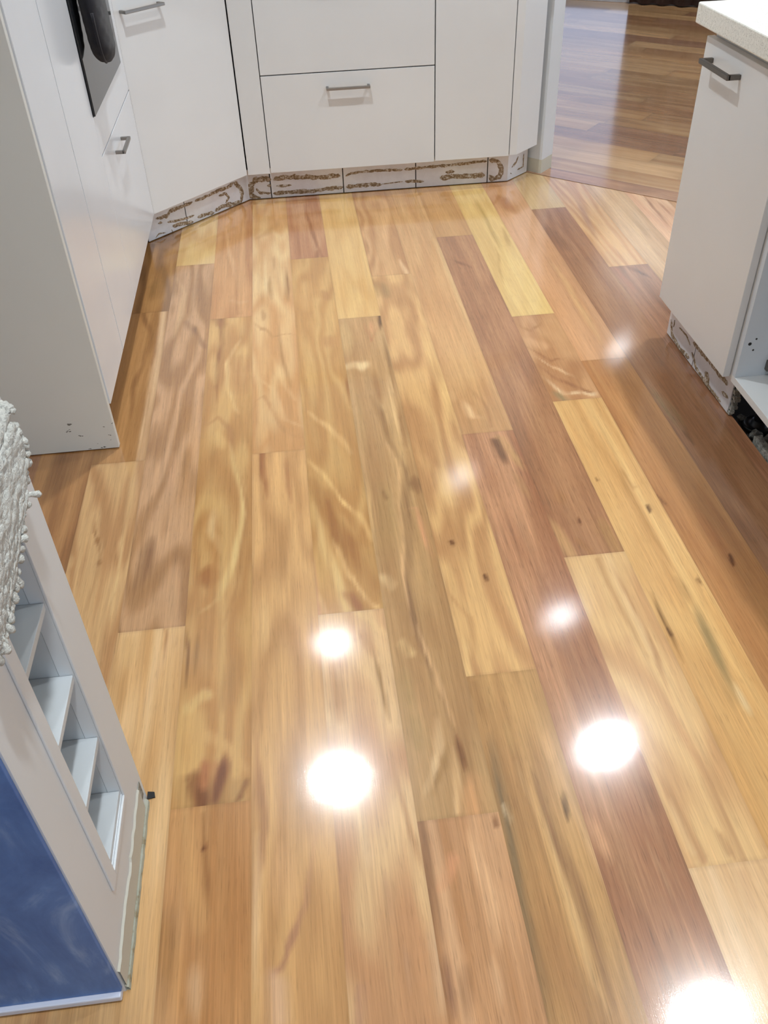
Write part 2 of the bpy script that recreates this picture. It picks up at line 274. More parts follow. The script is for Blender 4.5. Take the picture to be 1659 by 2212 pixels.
GLUE=[
('b',[(0.098,0.0721),(0.1524,0.0796),(0.2591,0.0707),(0.3598,0.0693)],0.0169),
('b',[(0.3799,0.0665),(0.4035,0.0762),(0.4325,0.0777),(0.5049,0.0798),(0.6065,0.0749)],0.0092),
('b',[(0.6123,0.0759),(0.6648,0.078),(0.7671,0.0802),(0.9401,0.0861)],0.0107),
('b',[(0.0921,0.0188),(0.1462,0.0192),(0.2548,0.0186),(0.3679,0.025)],0.0144),
('b',[(0.3788,0.0242),(0.4446,0.0268),(0.5212,0.0235)],0.0159),
('b',[(0.5213,0.0249),(0.6057,0.0298)],0.0043),
('b',[(0.613,0.03),(0.6902,0.0245)],0.0109),
('b',[(0.7529,0.0339),(0.812,0.0341),(0.9344,0.0313)],0.0188),
('b',[(0.7747,0.0547),(0.8115,0.0542)],0.0129),
('b',[(0.9487,0.0897),(0.9838,0.0817),(1.0024,0.0518),(0.9922,0.0214),(0.9626,0.0155),(0.9514,0.0315)],0.0175),
('b',[(0.1074,0.0472),(0.1677,0.0464)],0.0092),
('b',[(0.091,0.0745),(0.0315,0.0777),(0.0102,0.055),(0.0048,0.0228),(0.0193,0.006),(0.0423,0.0063)],0.0201),
('b',[(0.0289,0.0433),(0.0427,0.0233),(0.0723,0.0245)],0.0111),
('b',[(0.0621,0.0219),(0.0851,0.0223)],0.0117),
('b',[(0.072,0.0506),(0.0885,0.0527)],0.0129),
('a',[(0.047,0.0733),(0.0725,0.0681),(0.0971,0.0663),(0.1132,0.0796),(0.1568,0.0782),(0.2003,0.0769),(0.2204,0.08)],0.0114),
('a',[(0.0533,0.0529),(0.0718,0.0499)],0.0114),
('a',[(0.2315,0.079),(0.2657,0.0785),(0.3073,0.079),(0.3417,0.0831),(0.401,0.0812),(0.4307,0.0896)],0.0107),
('a',[(0.4307,0.0896),(0.4555,0.0657),(0.4663,0.0333),(0.4497,0.0058),(0.405,0.0125),(0.3541,0.0187),(0.319,0.0142)],0.0155),
('a',[(0.346,0.0628),(0.38,0.062),(0.3955,0.042),(0.3752,0.0272)],0.0091),
('a',[(0.3138,0.0095),(0.273,0.0161),(0.2317,0.0172)],0.0120),
('a',[(0.0937,0.0442),(0.1312,0.0367),(0.1778,0.0309),(0.2183,0.0305)],0.0076),
('a',[(0.1124,0.024),(0.1625,0.0169),(0.2091,0.008)],0.0118),
('a',[(0.0305,0.0077),(0.0483,0.0173),(0.0777,0.0105)],0.0040),
('a',[(0.1059,0.0136),(0.1101,-0.002)],0.0035),
('r',[(0.0122,0.0509),(0.0364,0.0145),(0.0989,0.005),(0.1667,0.0143)],0.0097),
('r',[(0.1701,0.0641),(0.2766,0.0705),(0.3938,0.069)],0.0116),
('r',[(0.2699,0.032),(0.3028,0.0132)],0.0165),
('r',[(0.1756,0.0373),(0.2173,0.0115),(0.2948,0.0066),(0.3823,0.0105)],0.0070),
('r',[(0.0727,0.0574),(0.1222,0.0608),(0.1576,0.0484)],0.0039),
('r',[(0.3753,0.0372),(0.4127,0.0402)],0.0091),
('r',[(0.0357,0.0612),(0.0371,0.0404)],0.0057),
('s',[(0.0656,0.0808),(0.0552,0.062),(0.0254,0.0483)],0.0104),
('s',[(0.1033,0.0817),(0.1057,0.0302),(0.0653,0.028)],0.0061),
('s',[(0.0175,0.0287),(0.0281,0.0237)],0.0075),
]

# ------------------------------------------------------------------ camera, world, exposure
sc = bpy.context.scene
COL = sc.collection
cam_d = bpy.data.cameras.new('camera')
cam = bpy.data.objects.new('camera', cam_d); COL.objects.link(cam)
cam_d.sensor_fit = 'HORIZONTAL'; cam_d.sensor_width = 36.0; cam_d.lens = CAM_LENS
cam_d.clip_start = .02; cam_d.clip_end = 60
R, U, F = Vector(CAM_RIGHT), Vector(CAM_UP), Vector(CAM_FWD)
cam.matrix_world = Matrix(((R.x, U.x, -F.x, CAM_LOC[0]), (R.y, U.y, -F.y, CAM_LOC[1]), (R.z, U.z, -F.z, CAM_LOC[2]), (0, 0, 0, 1)))
sc.camera = cam
sc.view_settings.view_transform = 'Standard'; sc.view_settings.look = 'None'
sc.view_settings.gamma = 1; sc.view_settings.use_curve_mapping = False
sc.view_settings.exposure = 0.0
try:
    sc.cycles.use_denoising = True
    sc.cycles.max_bounces = 8; sc.cycles.diffuse_bounces = 5; sc.cycles.glossy_bounces = 4
    sc.cycles.sample_clamp_indirect = 6
except Exception:
    pass
world = bpy.data.worlds.new('daylight'); sc.world = world; world.use_nodes = True
wb = world.node_tree.nodes['Background']
wb.inputs[0].default_value = (.70, .83, 1.0, 1); wb.inputs[1].default_value = 3.4
LAMP_W = 9.0
LAMP_COL = (.905, .968, 1.0)
DOWNLIGHTS = [(.11, 2.42, 1.2, 118), (.14, 3.28, .40, 101), (1.42, 2.43, 1.1, 118), (1.43, 3.3, .35, 99), (1.43, 1.19, 1.1, 118),
              (1.10, 4.64, .5, 108), (2.67, 6.1, 1.5, 123.6), (.30, -1.0, .4, 125), (1.43, -1.0, .5, 125), (3.9, 4.6, 1.6, 125), (.25, .35, 1.15, 118)]  # next-to-last lamp is added, unseen, to brighten the far room floor
CEIL = 2.42

def portal(loc, rot, sx, sy):
    l = bpy.data.lights.new('window_portal', 'AREA'); l.shape = 'RECTANGLE'; l.size = sx; l.size_y = sy
    l.cycles.is_portal = True
    o = bpy.data.objects.new('window_portal', l); COL.objects.link(o); o.location = loc; o.rotation_euler = rot
portal((1.85, -2.54, 1.5), (math.radians(90), 0, 0), 3.1, 1.2)
portal((5.26, 3.15, 1.3), (math.radians(90), 0, math.radians(90)), 3.3, 1.9)
portal((1.535, 7.43, 1.1), (math.radians(90), 0, math.radians(180 - 32.34)), 2.6, 2.1)

# ------------------------------------------------------------------ helpers
random.seed(4)
def lin(c):
    r = []
    for v in c[:3]:
        v = v / 255
        r.append(v / 12.92 if v <= .04045 else ((v + .055) / 1.055) ** 2.4)
    return tuple(r)
def nlin(a):
    a = np.clip(a / 255., 0, 1)
    return np.where(a <= .04045, a / 12.92, ((a + .055) / 1.055) ** 2.4)

def mat(name, rgb, rough=.5, spec=.5, metal=0., coat=0., coat_rough=.05):
    m = bpy.data.materials.new(name); m.use_nodes = True
    b = m.node_tree.nodes['Principled BSDF']
    b.inputs['Base Color'].default_value = (*lin(rgb), 1)
    b.inputs['Roughness'].default_value = rough
    b.inputs['Specular IOR Level'].default_value = spec
    b.inputs['Metallic'].default_value = metal
    b.inputs['Coat Weight'].default_value = coat
    b.inputs['Coat Roughness'].default_value = coat_rough
    return m
def nd(m, typ, **kw):
    n = m.node_tree.nodes.new(typ)
    for k, v in kw.items(): setattr(n, k, v)
    return n
def lk(m, a, b): m.node_tree.links.new(a, b)
def bsdf(m): return m.node_tree.nodes['Principled BSDF']
def coords(m, scale=(1, 1, 1), rot=(0, 0, 0)):
    tc = nd(m, 'ShaderNodeTexCoord'); mp = nd(m, 'ShaderNodeMapping')
    mp.inputs['Scale'].default_value = scale; mp.inputs['Rotation'].default_value = rot
    lk(m, tc.outputs['Object'], mp.inputs['Vector']); return mp.outputs['Vector']
def noise(m, vec, scale=1., detail=3., rough=.5):
    n = nd(m, 'ShaderNodeTexNoise'); n.inputs['Scale'].default_value = scale
    n.inputs['Detail'].default_value = detail; n.inputs['Roughness'].default_value = rough
    lk(m, vec, n.inputs['Vector']); return n.outputs['Fac']
def ramp(m, fac, stops):
    r = nd(m, 'ShaderNodeValToRGB'); e = r.color_ramp.elements
    while len(e) < len(stops): e.new(.5)
    for i, (p, c) in enumerate(stops):
        e[i].position = p; e[i].color = (*lin(c), 1)
    lk(m, fac, r.inputs['Fac']); return r.outputs['Color']
def bump(m, h, strength=.1, dist=.01, sock='Normal'):
    b = nd(m, 'ShaderNodeBump'); b.inputs['Strength'].default_value = strength; b.inputs['Distance'].default_value = dist
    lk(m, h, b.inputs['Height']); lk(m, b.outputs['Normal'], bsdf(m).inputs[sock]); return b

def obj(name, bm_or_me, m, parent=None, bevel=0., smooth=False):
    if isinstance(bm_or_me, bmesh.types.BMesh):
        bmesh.ops.recalc_face_normals(bm_or_me, faces=bm_or_me.faces[:])
        me = bpy.data.meshes.new(name); bm_or_me.to_mesh(me); bm_or_me.free()
    else:
        me = bm_or_me
    me.name = name
    if smooth:
        for p in me.polygons: p.use_smooth = True
    if m: me.materials.append(m)
    o = bpy.data.objects.new(name, me); COL.objects.link(o)
    if parent:
        o.parent = parent
        o.location = -world_loc(parent)      # meshes are written in room coordinates
    if bevel:
        b = o.modifiers.new('bevel', 'BEVEL'); b.width = bevel; b.segments = 2; b.limit_method = 'ANGLE'
    return o
def world_loc(o):
    v = Vector((0, 0, 0))
    while o: v = v + o.location; o = o.parent
    return v
def thing(name, label, cat, loc=(0, 0, 0), group=None):
    o = bpy.data.objects.new(name, None); COL.objects.link(o); o.location = loc
    o.empty_display_size = .05
    o['label'] = label; o['category'] = cat
    if group: o['group'] = group
    return o
def tag(o, label, cat, group=None, kind=None):
    o['label'] = label; o['category'] = cat
    if group: o['group'] = group
    if kind: o['kind'] = kind
    return o
def struct(o):
    o['kind'] = 'structure'; return o
def BM(): return bmesh.new()
def box(bm, x0, x1, y0, y1, z0, z1):
    vs = [bm.verts.new((x, y, z)) for z in (z0, z1) for x, y in ((x0, y0), (x1, y0), (x1, y1), (x0, y1))]
    for f in ((0, 3, 2, 1), (4, 5, 6, 7), (0, 1, 5, 4), (1, 2, 6, 5), (2, 3, 7, 6), (3, 0, 4, 7)):
        bm.faces.new([vs[i] for i in f])
    return bm
def prism(bm, pts, z0, z1):
    a = [bm.verts.new((x, y, z0)) for x, y in pts]; b = [bm.verts.new((x, y, z1)) for x, y in pts]
    n = len(pts)
    bm.faces.new(a[::-1]); bm.faces.new(b)
    for i in range(n): bm.faces.new((a[i], a[(i + 1) % n], b[(i + 1) % n], b[i]))
    return bm
def obox(bm, p, e, n, s0, s1, t0, t1, z0, z1):
    """box along direction e (from p), thickness along n"""
    pts = [(p[0] + e[0] * s + n[0] * t, p[1] + e[1] * s + n[1] * t) for s, t in ((s0, t0), (s1, t0), (s1, t1), (s0, t1))]
    return prism(bm, pts, z0, z1)
def tube(bm, pts, r, seg=10, caps=True):
    rings = []
    for i, p in enumerate(pts):
        p = Vector(p)
        d = (Vector(pts[min(i + 1, len(pts) - 1)]) - Vector(pts[max(i - 1, 0)])).normalized()
        a = d.orthogonal().normalized() if i == 0 else (rings[-1][1] - d * rings[-1][1].dot(d)).normalized()
        b = d.cross(a); rr = r[i] if isinstance(r, (list, tuple)) else r
        rings.append(([bm.verts.new(p + (a * math.cos(2 * math.pi * k / seg) + b * math.sin(2 * math.pi * k / seg)) * rr) for k in range(seg)], a))
    for (q, _), (w, _) in zip(rings, rings[1:]):
        for k in range(seg): bm.faces.new((q[k], q[(k + 1) % seg], w[(k + 1) % seg], w[k]))
    if caps: bm.faces.new(rings[0][0][::-1]); bm.faces.new(rings[-1][0])
    return bm
def lathe(bm, c, prof, seg=32):
    rings = []
    for r, z in prof:
        rings.append([bm.verts.new((c[0] + r * math.cos(2 * math.pi * k / seg), c[1] + r * math.sin(2 * math.pi * k / seg), c[2] + z)) for k in range(seg)])
    for q, w in zip(rings, rings[1:]):
        for k in range(seg): bm.faces.new((q[k], q[(k + 1) % seg], w[(k + 1) % seg], w[k]))
    return bm

# numpy value noise
_T = np.random.RandomState(7).rand(256, 256)
def vn(x, y):
    xi = np.floor(x).astype(int); yi = np.floor(y).astype(int); fx = x - xi; fy = y - yi
    fx = fx * fx * (3 - 2 * fx); fy = fy * fy * (3 - 2 * fy)
    g = lambda a, b: _T[a % 256, b % 256]
    return (g(xi, yi) * (1 - fx) + g(xi + 1, yi) * fx) * (1 - fy) + (g(xi, yi + 1) * (1 - fx) + g(xi + 1, yi + 1) * fx) * fy
def fbm(x, y, o=4):
    s = 0; a = .5; t = 0
    for i in range(o):
        s = s + a * vn(x * 2 ** i + 17 * i, y * 2 ** i + 31 * i); t += a; a *= .5
    return s / t

# ------------------------------------------------------------------ materials
def laminate(name, rgb, rough):
    m = mat(name, rgb, rough, .5)
    v = coords(m)
    n = noise(m, v, 3.0, 3, .55)
    c = ramp(m, n, [(.3, tuple(k - 4 for k in rgb)), (.7, rgb)])
    lk(m, c, bsdf(m).inputs['Base Color'])
    bump(m, noise(m, v, 260, 2), .015, .002)
    return m
WHITE = laminate('white_gloss_laminate', (224, 229, 235), .16)
WHITE_SATIN = laminate('white_satin_laminate', (223, 225, 226), .38)
PAINT = laminate('white_painted_board', (222, 227, 231), .45)
PANEL = laminate('grey_white_panel', (222, 223, 218), .4)
CARCASS = laminate('white_melamine', (226, 229, 230), .35)
EDGE = mat('white_edge_tape', (222, 220, 216), .4)
GAP = mat('dark_gap', (40, 38, 36), .8)
STEEL = mat('brushed_nickel', (150, 147, 143), .34, metal=1.0)
bump(STEEL, noise(STEEL, coords(STEEL, (30, 900, 900)), 1, 2), .05, .001)
DKSTEEL = mat('dark_brushed_nickel', (118, 114, 109), .4, metal=1.0)
bump(DKSTEEL, noise(DKSTEEL, coords(DKSTEEL, (900, 30, 900)), 1, 2), .05, .001)
WALLP = mat('wall_paint', (223, 225, 226), .75, .3)
bump(WALLP, noise(WALLP, coords(WALLP), 180, 3), .05, .002)
CEILP = mat('ceiling_paint', (236, 236, 234), .85, .2)
BLACKPL = mat('black_plastic', (24, 24, 26), .4)
OVENGLASS = mat('black_oven_glass', (34, 36, 39), .06, .45)
OVENFRAME = mat('dark_oven_frame', (48, 49, 52), .3)
MORTAR = mat('grey_plaster', (168, 166, 156), .9)
n_ = noise(MORTAR, coords(MORTAR), 90, 5, .7)
lk(MORTAR, ramp(MORTAR, n_, [(.3, (96, 92, 82)), (.5, (160, 158, 148)), (.7, (196, 196, 188))]), bsdf(MORTAR).inputs['Base Color'])
bump(MORTAR, n_, .6, .01)
RUBBLE = MORTAR.copy(); RUBBLE.name = 'grey_rubble'
for e, c in zip([n for n in RUBBLE.node_tree.nodes if n.type == 'VALTORGB'][0].color_ramp.elements, ((70, 68, 62), (112, 112, 106), (150, 150, 144))): e.color = (*lin(c), 1)
SEAL = mat('grey_green_sealant', (150, 150, 134), .7)
n_ = noise(SEAL, coords(SEAL), 40, 4, .7)
lk(SEAL, ramp(SEAL, n_, [(.33, (140, 124, 92)), (.46, (168, 170, 154)), (.75, (190, 192, 180))]), bsdf(SEAL).inputs['Base Color'])

STONE = mat('speckled_white_stone', (236, 236, 228), .22)
v_ = coords(STONE)
vo = nd(STONE, 'ShaderNodeTexVoronoi'); vo.inputs['Scale'].default_value = 260; lk(STONE, v_, vo.inputs['Vector'])
w1 = nd(STONE, 'ShaderNodeMath', operation='LESS_THAN'); w1.inputs[1].default_value = .3
nn = noise(STONE, v_, 150, 3, .6)
mm = nd(STONE, 'ShaderNodeMix', data_type='RGBA')
sep = nd(STONE, 'ShaderNodeSeparateColor'); lk(STONE, vo.outputs['Color'], sep.inputs[0])
gt = nd(STONE, 'ShaderNodeMath', operation='GREATER_THAN'); gt.inputs[1].default_value = .78; lk(STONE, sep.outputs[0], gt.inputs[0])
lk(STONE, vo.outputs['Distance'], w1.inputs[0])
mu = nd(STONE, 'ShaderNodeMath', operation='MULTIPLY'); lk(STONE, gt.outputs[0], mu.inputs[0]); lk(STONE, w1.outputs[0], mu.inputs[1])
mu2 = nd(STONE, 'ShaderNodeMath', operation='MULTIPLY'); lk(STONE, mu.outputs[0], mu2.inputs[0]); mu2.inputs[1].default_value = .55
lk(STONE, mu2.outputs[0], mm.inputs['Factor'])
lk(STONE, ramp(STONE, nn, [(.35, (222, 222, 214)), (.65, (240, 240, 233))]), mm.inputs['A'])
mm.inputs['B'].default_value = (*lin((140, 138, 130)), 1)
lk(STONE, mm.outputs['Result'], bsdf(STONE).inputs['Base Color'])

TILE = mat('white_grey_tile', (226, 226, 228), .22, .5)
n_ = noise(TILE, coords(TILE), 14, 5, .65)
lk(TILE, ramp(TILE, n_, [(.25, (214, 213, 216)), (.55, (228, 228, 231)), (.8, (236, 236, 238))]), bsdf(TILE).inputs['Base Color'])
GLUEM = mat('brown_dried_glue', (130, 106, 76), .85)
n_ = noise(GLUEM, coords(GLUEM), 110, 5, .75)
lk(GLUEM, ramp(GLUEM, n_, [(.32, (112, 92, 68)), (.48, (150, 127, 98)), (.55, (186, 168, 144)), (.62, (222, 219, 213))]), bsdf(GLUEM).inputs['Base Color'])
bump(GLUEM, n_, .8, .004)

BLUE = mat('blue_chalkboard_paint', (84, 104, 150), .55, .4)
v_ = coords(BLUE, (1, 1, 1)); n1 = noise(BLUE, v_, 7, 5, .6)
n1v = nd(BLUE, 'ShaderNodeTexNoise'); n1v.inputs['Scale'].default_value = 3.5; n1v.inputs['Detail'].default_value = 6
n1v.inputs['Roughness'].default_value = .62; n1v.inputs['Distortion'].default_value = 2.2
lk(BLUE, coords(BLUE, (1.6, 1, .8), (0, .7, 0)), n1v.inputs['Vector'])
mb = nd(BLUE, 'ShaderNodeMix', data_type='RGBA'); mb.inputs['Factor'].default_value = .5
lk(BLUE, ramp(BLUE, n1, [(.3, (66, 102, 164)), (.6, (94, 134, 198)), (.8, (126, 160, 214))]), mb.inputs['A'])
lk(BLUE, ramp(BLUE, n1v.outputs['Fac'], [(.4, (64, 98, 160)), (.56, (94, 132, 194)), (.68, (160, 186, 226))]), mb.inputs['B'])
lk(BLUE, mb.outputs['Result'], bsdf(BLUE).inputs['Base Color'])
bump(BLUE, n1, .1, .003)

def cloth(name, rgb, sc_=400, st=.5):
    m = mat(name, rgb, .95, .15)
    n = noise(m, coords(m), sc_, 4, .7)
    lk(m, ramp(m, n, [(.3, tuple(int(k * .8) for k in rgb)), (.7, rgb)]), bsdf(m).inputs['Base Color'])
    bump(m, n, st, .004); bsdf(m).inputs['Sheen Weight'].default_value = .2
    return m
MITT = cloth('black_quilted_cotton', (44, 44, 50), 700, .4)
TOWEL = cloth('cream_cotton_pile', (238, 238, 230), 260, 1.0)
CURT = cloth('pale_curtain', (206, 202, 200), 200, .3); HEM = cloth('dark_hem', (74, 58, 56), 200, .3)
CONC = mat('pale_patio_concrete', (190, 190, 186), .9)
GLASS = mat('window_glass', (255, 255, 255), .0)
_t = nd(GLASS, 'ShaderNodeBsdfTransparent'); _g = nd(GLASS, 'ShaderNodeBsdfGlossy'); _g.inputs['Roughness'].default_value = .02
_m = nd(GLASS, 'ShaderNodeMixShader'); _l = nd(GLASS, 'ShaderNodeFresnel'); _l.inputs['IOR'].default_value = 1.45
lk(GLASS, _l.outputs[0], _m.inputs[0]); lk(GLASS, _t.outputs[0], _m.inputs[1]); lk(GLASS, _g.outputs[0], _m.inputs[2])
lk(GLASS, _m.outputs[0], [n for n in GLASS.node_tree.nodes if n.type == 'OUTPUT_MATERIAL'][0].inputs['Surface'])
LAMPRING = mat('white_lamp_trim', (235, 235, 235), .4)

# timber: colour per plank vertex, fine fibre and lacquer in the shader
def timber(name):
    m = mat(name, (200, 150, 100), .22, .3, coat=1.0, coat_rough=.085)
    b = bsdf(m)
    at = nd(m, 'ShaderNodeAttribute', attribute_name='wood')
    v = coords(m, (420, 9, 1))
    f1 = noise(m, v, 1, 4, .65)
    v2 = coords(m, (150, 3.2, 1)); f2 = noise(m, v2, 1, 3, .6)
    v3 = coords(m, (520, 26, 1)); f3 = noise(m, v3, 1, 2, .5)
    # fibre: f1 around .5 -> multiply
    a1 = nd(m, 'ShaderNodeMath', operation='SUBTRACT'); lk(m, f1, a1.inputs[0]); a1.inputs[1].default_value = .5
    a2 = nd(m, 'ShaderNodeMath', operation='SUBTRACT'); lk(m, f2, a2.inputs[0]); a2.inputs[1].default_value = .5
    s = nd(m, 'ShaderNodeMath', operation='MULTIPLY_ADD'); lk(m, a2.outputs[0], s.inputs[0]); s.inputs[1].default_value = .8; lk(m, a1.outputs[0], s.inputs[2])
    pore = nd(m, 'ShaderNodeMapRange'); lk(m, f3, pore.inputs['Value'])
    pore.inputs['From Min'].default_value = .30; pore.inputs['From Max'].default_value = .42; pore.inputs['To Min'].default_value = -.28; pore.inputs['To Max'].default_value = 0
    s2 = nd(m, 'ShaderNodeMath', operation='ADD'); lk(m, s.outputs[0], s2.inputs[0]); lk(m, pore.outputs[0], s2.inputs[1])
    k = nd(m, 'ShaderNodeMath', operation='MULTIPLY'); lk(m, s2.outputs[0], k.inputs[0]); lk(m, at.outputs['Alpha'], k.inputs[1])
    k2 = nd(m, 'ShaderNodeMath', operation='MULTIPLY_ADD'); lk(m, k.outputs[0], k2.inputs[0]); k2.inputs[1].default_value = 1.5; k2.inputs[2].default_value = 1.0
    vm = nd(m, 'ShaderNodeVectorMath', operation='SCALE'); lk(m, at.outputs['Color'], vm.inputs[0]); lk(m, k2.outputs[0], vm.inputs['Scale'])
    lk(m, vm.outputs[0], b.inputs['Base Color'])
    bp = nd(m, 'ShaderNodeBump'); bp.inputs['Strength'].default_value = .055; bp.inputs['Distance'].default_value = .0006
    fg = noise(m, coords(m, (620, 380, 1)), 1, 3, .6)
    ad = nd(m, 'ShaderNodeMath', operation='ADD'); lk(m, f1, ad.inputs[0]); lk(m, fg, ad.inputs[1])
    lk(m, ad.outputs[0], bp.inputs['Height'])
    lk(m, bp.outputs['Normal'], b.inputs['Coat Normal']); lk(m, bp.outputs['Normal'], b.inputs['Normal'])
    return m
WOOD = timber('lacquered_mixed_hardwood')
WOODFAR = WOOD

# ------------------------------------------------------------------ floors
BW = .13
def wood_colour(u, v, spec, seed):
    """u in metres across the board (0..BW), v along; returns sRGB rows"""
    mid, alt, kind, con, fib = spec
    mid = np.array(mid, float); alt = np.array(alt, float)
    ou, ov = seed * 13.7 % 97, seed * 7.31 % 89
    w = fbm(u * 16 + ou, v * 2.1 + ov, 3) - .5
    streak = fbm((u + w * .02) * 75 + ou * 3, v * 1.3 + ov * 2, 4)
    uu = (u / BW - .5) * 2
    if kind == 'c':
        vc = (seed * .37) % 1.0
        t = (v - vc) * 3.2 - 2.6 * (uu - .2 * math.sin(seed)) ** 2 + w * 5
        f = .5 + .5 * np.sin(t * 3.2); f = .6 * f + .4 * streak
    elif kind == 'w':
        t = fbm(u * 8 + ou, v * 1.9 + ov, 3) * 17 + uu * .8 + w * 3
        f = .5 + .5 * np.sin(t * 1.6); f = .5 * f + .3 * fbm(u * 7 + ov, v * 2.2 + ou, 3) + .2 * streak
    else:
        f = streak
        mb_ = .5 + .5 * np.sin(6.28 * (fbm((u + w * .02) * 8 + ov, v * 1.25 + ou, 3) * 3.6 + uu * .25 + w * .5))
        f = .42 * f + .32 * fbm((u + w * .03) * 26 + ov, v * 1.1 + ou, 3) + .26 * mb_
    f = np.clip((f - .5) * 2.9 * con + .5, 0, 1)[:, None]
    c = mid + (alt - mid) * (f * 1.5 - .25)
    tone = (fbm(u * 3 + ov, v * .8 + ou, 2) - .5)[:, None]
    c = c * (1 + tone * .10)
    fine = (fbm(u * 220 + ou, v * 3.5 + ov, 3) - .5)[:, None]
    c = c * (1 + fine * .08 * (.4 + fib))
    return c
def seg_dist(pu, pv, pts, wn):
    """distance to a polyline, along-board stretch ignored, with wandering edge"""
    best = np.full(pu.shape, 1e9); arc = np.zeros(pu.shape); tot = 0.
    for (a, b) in zip(pts, pts[1:]):
        ax, ay = a; bx, by = b; dx, dy = bx - ax, by - ay; L = dx * dx + dy * dy + 1e-12
        t = np.clip(((pu - ax) * dx + (pv - ay) * dy) / L, 0, 1)
        d = np.hypot(pu - ax - t * dx, pv - ay - t * dy)
        arc = np.where(d < best, tot + t * math.sqrt(L), arc); best = np.minimum(best, d); tot += math.sqrt(L)
    return best, arc, tot
class Grid:
    def __init__(s): s.v = []; s.q = []; s.c = []; s.n = 0
    def add(s, us, vs, x0, spec, seed, strokes=(), z=0.0, keep=None):
        uu, vv = np.meshgrid(us, vs); sh = uu.shape
        u = uu.ravel(); v = vv.ravel()
        c = wood_colour(u, v, spec, seed)
        wx = (fbm(u * 22 + 3, v * 5 + seed, 2) - .5) * .018 + (fbm(u * 160, v * 10 + seed, 2) - .5) * .006; wy = (fbm(u * 24 + 40, v * 5 + seed, 2) - .5) * .05
        for pts, w, col, a in strokes:
            d, arc, tot = seg_dist(u + wx, v + wy, pts, 0)
            h = max(w * .5, .003)
            if tot > .05:
                t0 = 0 if (abs(pts[0][1] - vs[0]) < .03 or abs(pts[0][1] - vs[-1]) < .03) else 1
                t1 = 0 if (abs(pts[-1][1] - vs[0]) < .03 or abs(pts[-1][1] - vs[-1]) < .03) else 1
                e_ = np.minimum(np.where(t0, arc, 9.), np.where(t1, tot - arc, 9.)) / (.34 * tot)
                tp = np.clip(e_, 0.0, 1) ** .6
                h = h * (.35 + .65 * tp); a = a * (.15 + .85 * tp)
            k = np.clip((h * 1.6 + .002 - d) / (h * 1.3 + .002), 0, 1); k = (k * k * (3 - 2 * k) * a)
            ls = .8 if sum(col) > 545 else 1.1
            k = k * ls * np.clip((fbm(u * 95 + 9, v * 2.2 + seed, 3) - .16) * 2.5, .5, 1.15)
            k = np.clip(k, 0, 1)[:, None]
            c = c * (1 - k) + np.array(col, float) * (.93 if sum(col) < 460 else 1.0) * k
        ny, nx = sh
        idx = np.arange(ny * nx).reshape(ny, nx) + s.n
        q = np.stack([idx[:-1, :-1], idx[:-1, 1:], idx[1:, 1:], idx[1:, :-1]], -1).reshape(-1, 4)
        P = np.stack([u + x0, v, np.full_like(u, z)], -1)
        if keep is not None:
            ok = keep(P[:, 0], P[:, 1]); q = q[ok[q - s.n].all(1)]
        # thin darker arris along both long edges and both ends
        e = np.minimum(u - us[0], us[-1] - u); e2 = np.minimum(v - vs[0], vs[-1] - v)
        ar = np.where((e < .0015) | (e2 < .0015), .95, 1.0)[:, None]
        c = c * ar; gm = c.mean(1, keepdims=True); c = (gm + (c - gm) * 1.03) * .975
        rgb = nlin(c)
        s.v.append(P); s.q.append(q); s.c.append(np.concatenate([rgb, np.full((len(u), 1), .14 + .5 * spec[4])], 1)); s.n += ny * nx
    def build(s, name, m):
        V = np.concatenate(s.v); Q = np.concatenate(s.q); Cc = np.concatenate(s.c)
        me = bpy.data.meshes.new(name)
        me.vertices.add(len(V)); me.vertices.foreach_set('co', V.ravel().astype('f4'))
        me.loops.add(Q.size); me.loops.foreach_set('vertex_index', Q.ravel().astype('i4'))
        me.polygons.add(len(Q)); me.polygons.foreach_set('loop_start', np.arange(0, Q.size, 4, dtype='i4'))
        me.polygons.foreach_set('loop_total', np.full(len(Q), 4, dtype='i4'))
        at = me.attributes.new('wood', 'FLOAT_COLOR', 'POINT'); at.data.foreach_set('color', Cc.ravel().astype('f4'))
        me.update(calc_edges=True); me.validate()
        return obj(name, me, m)

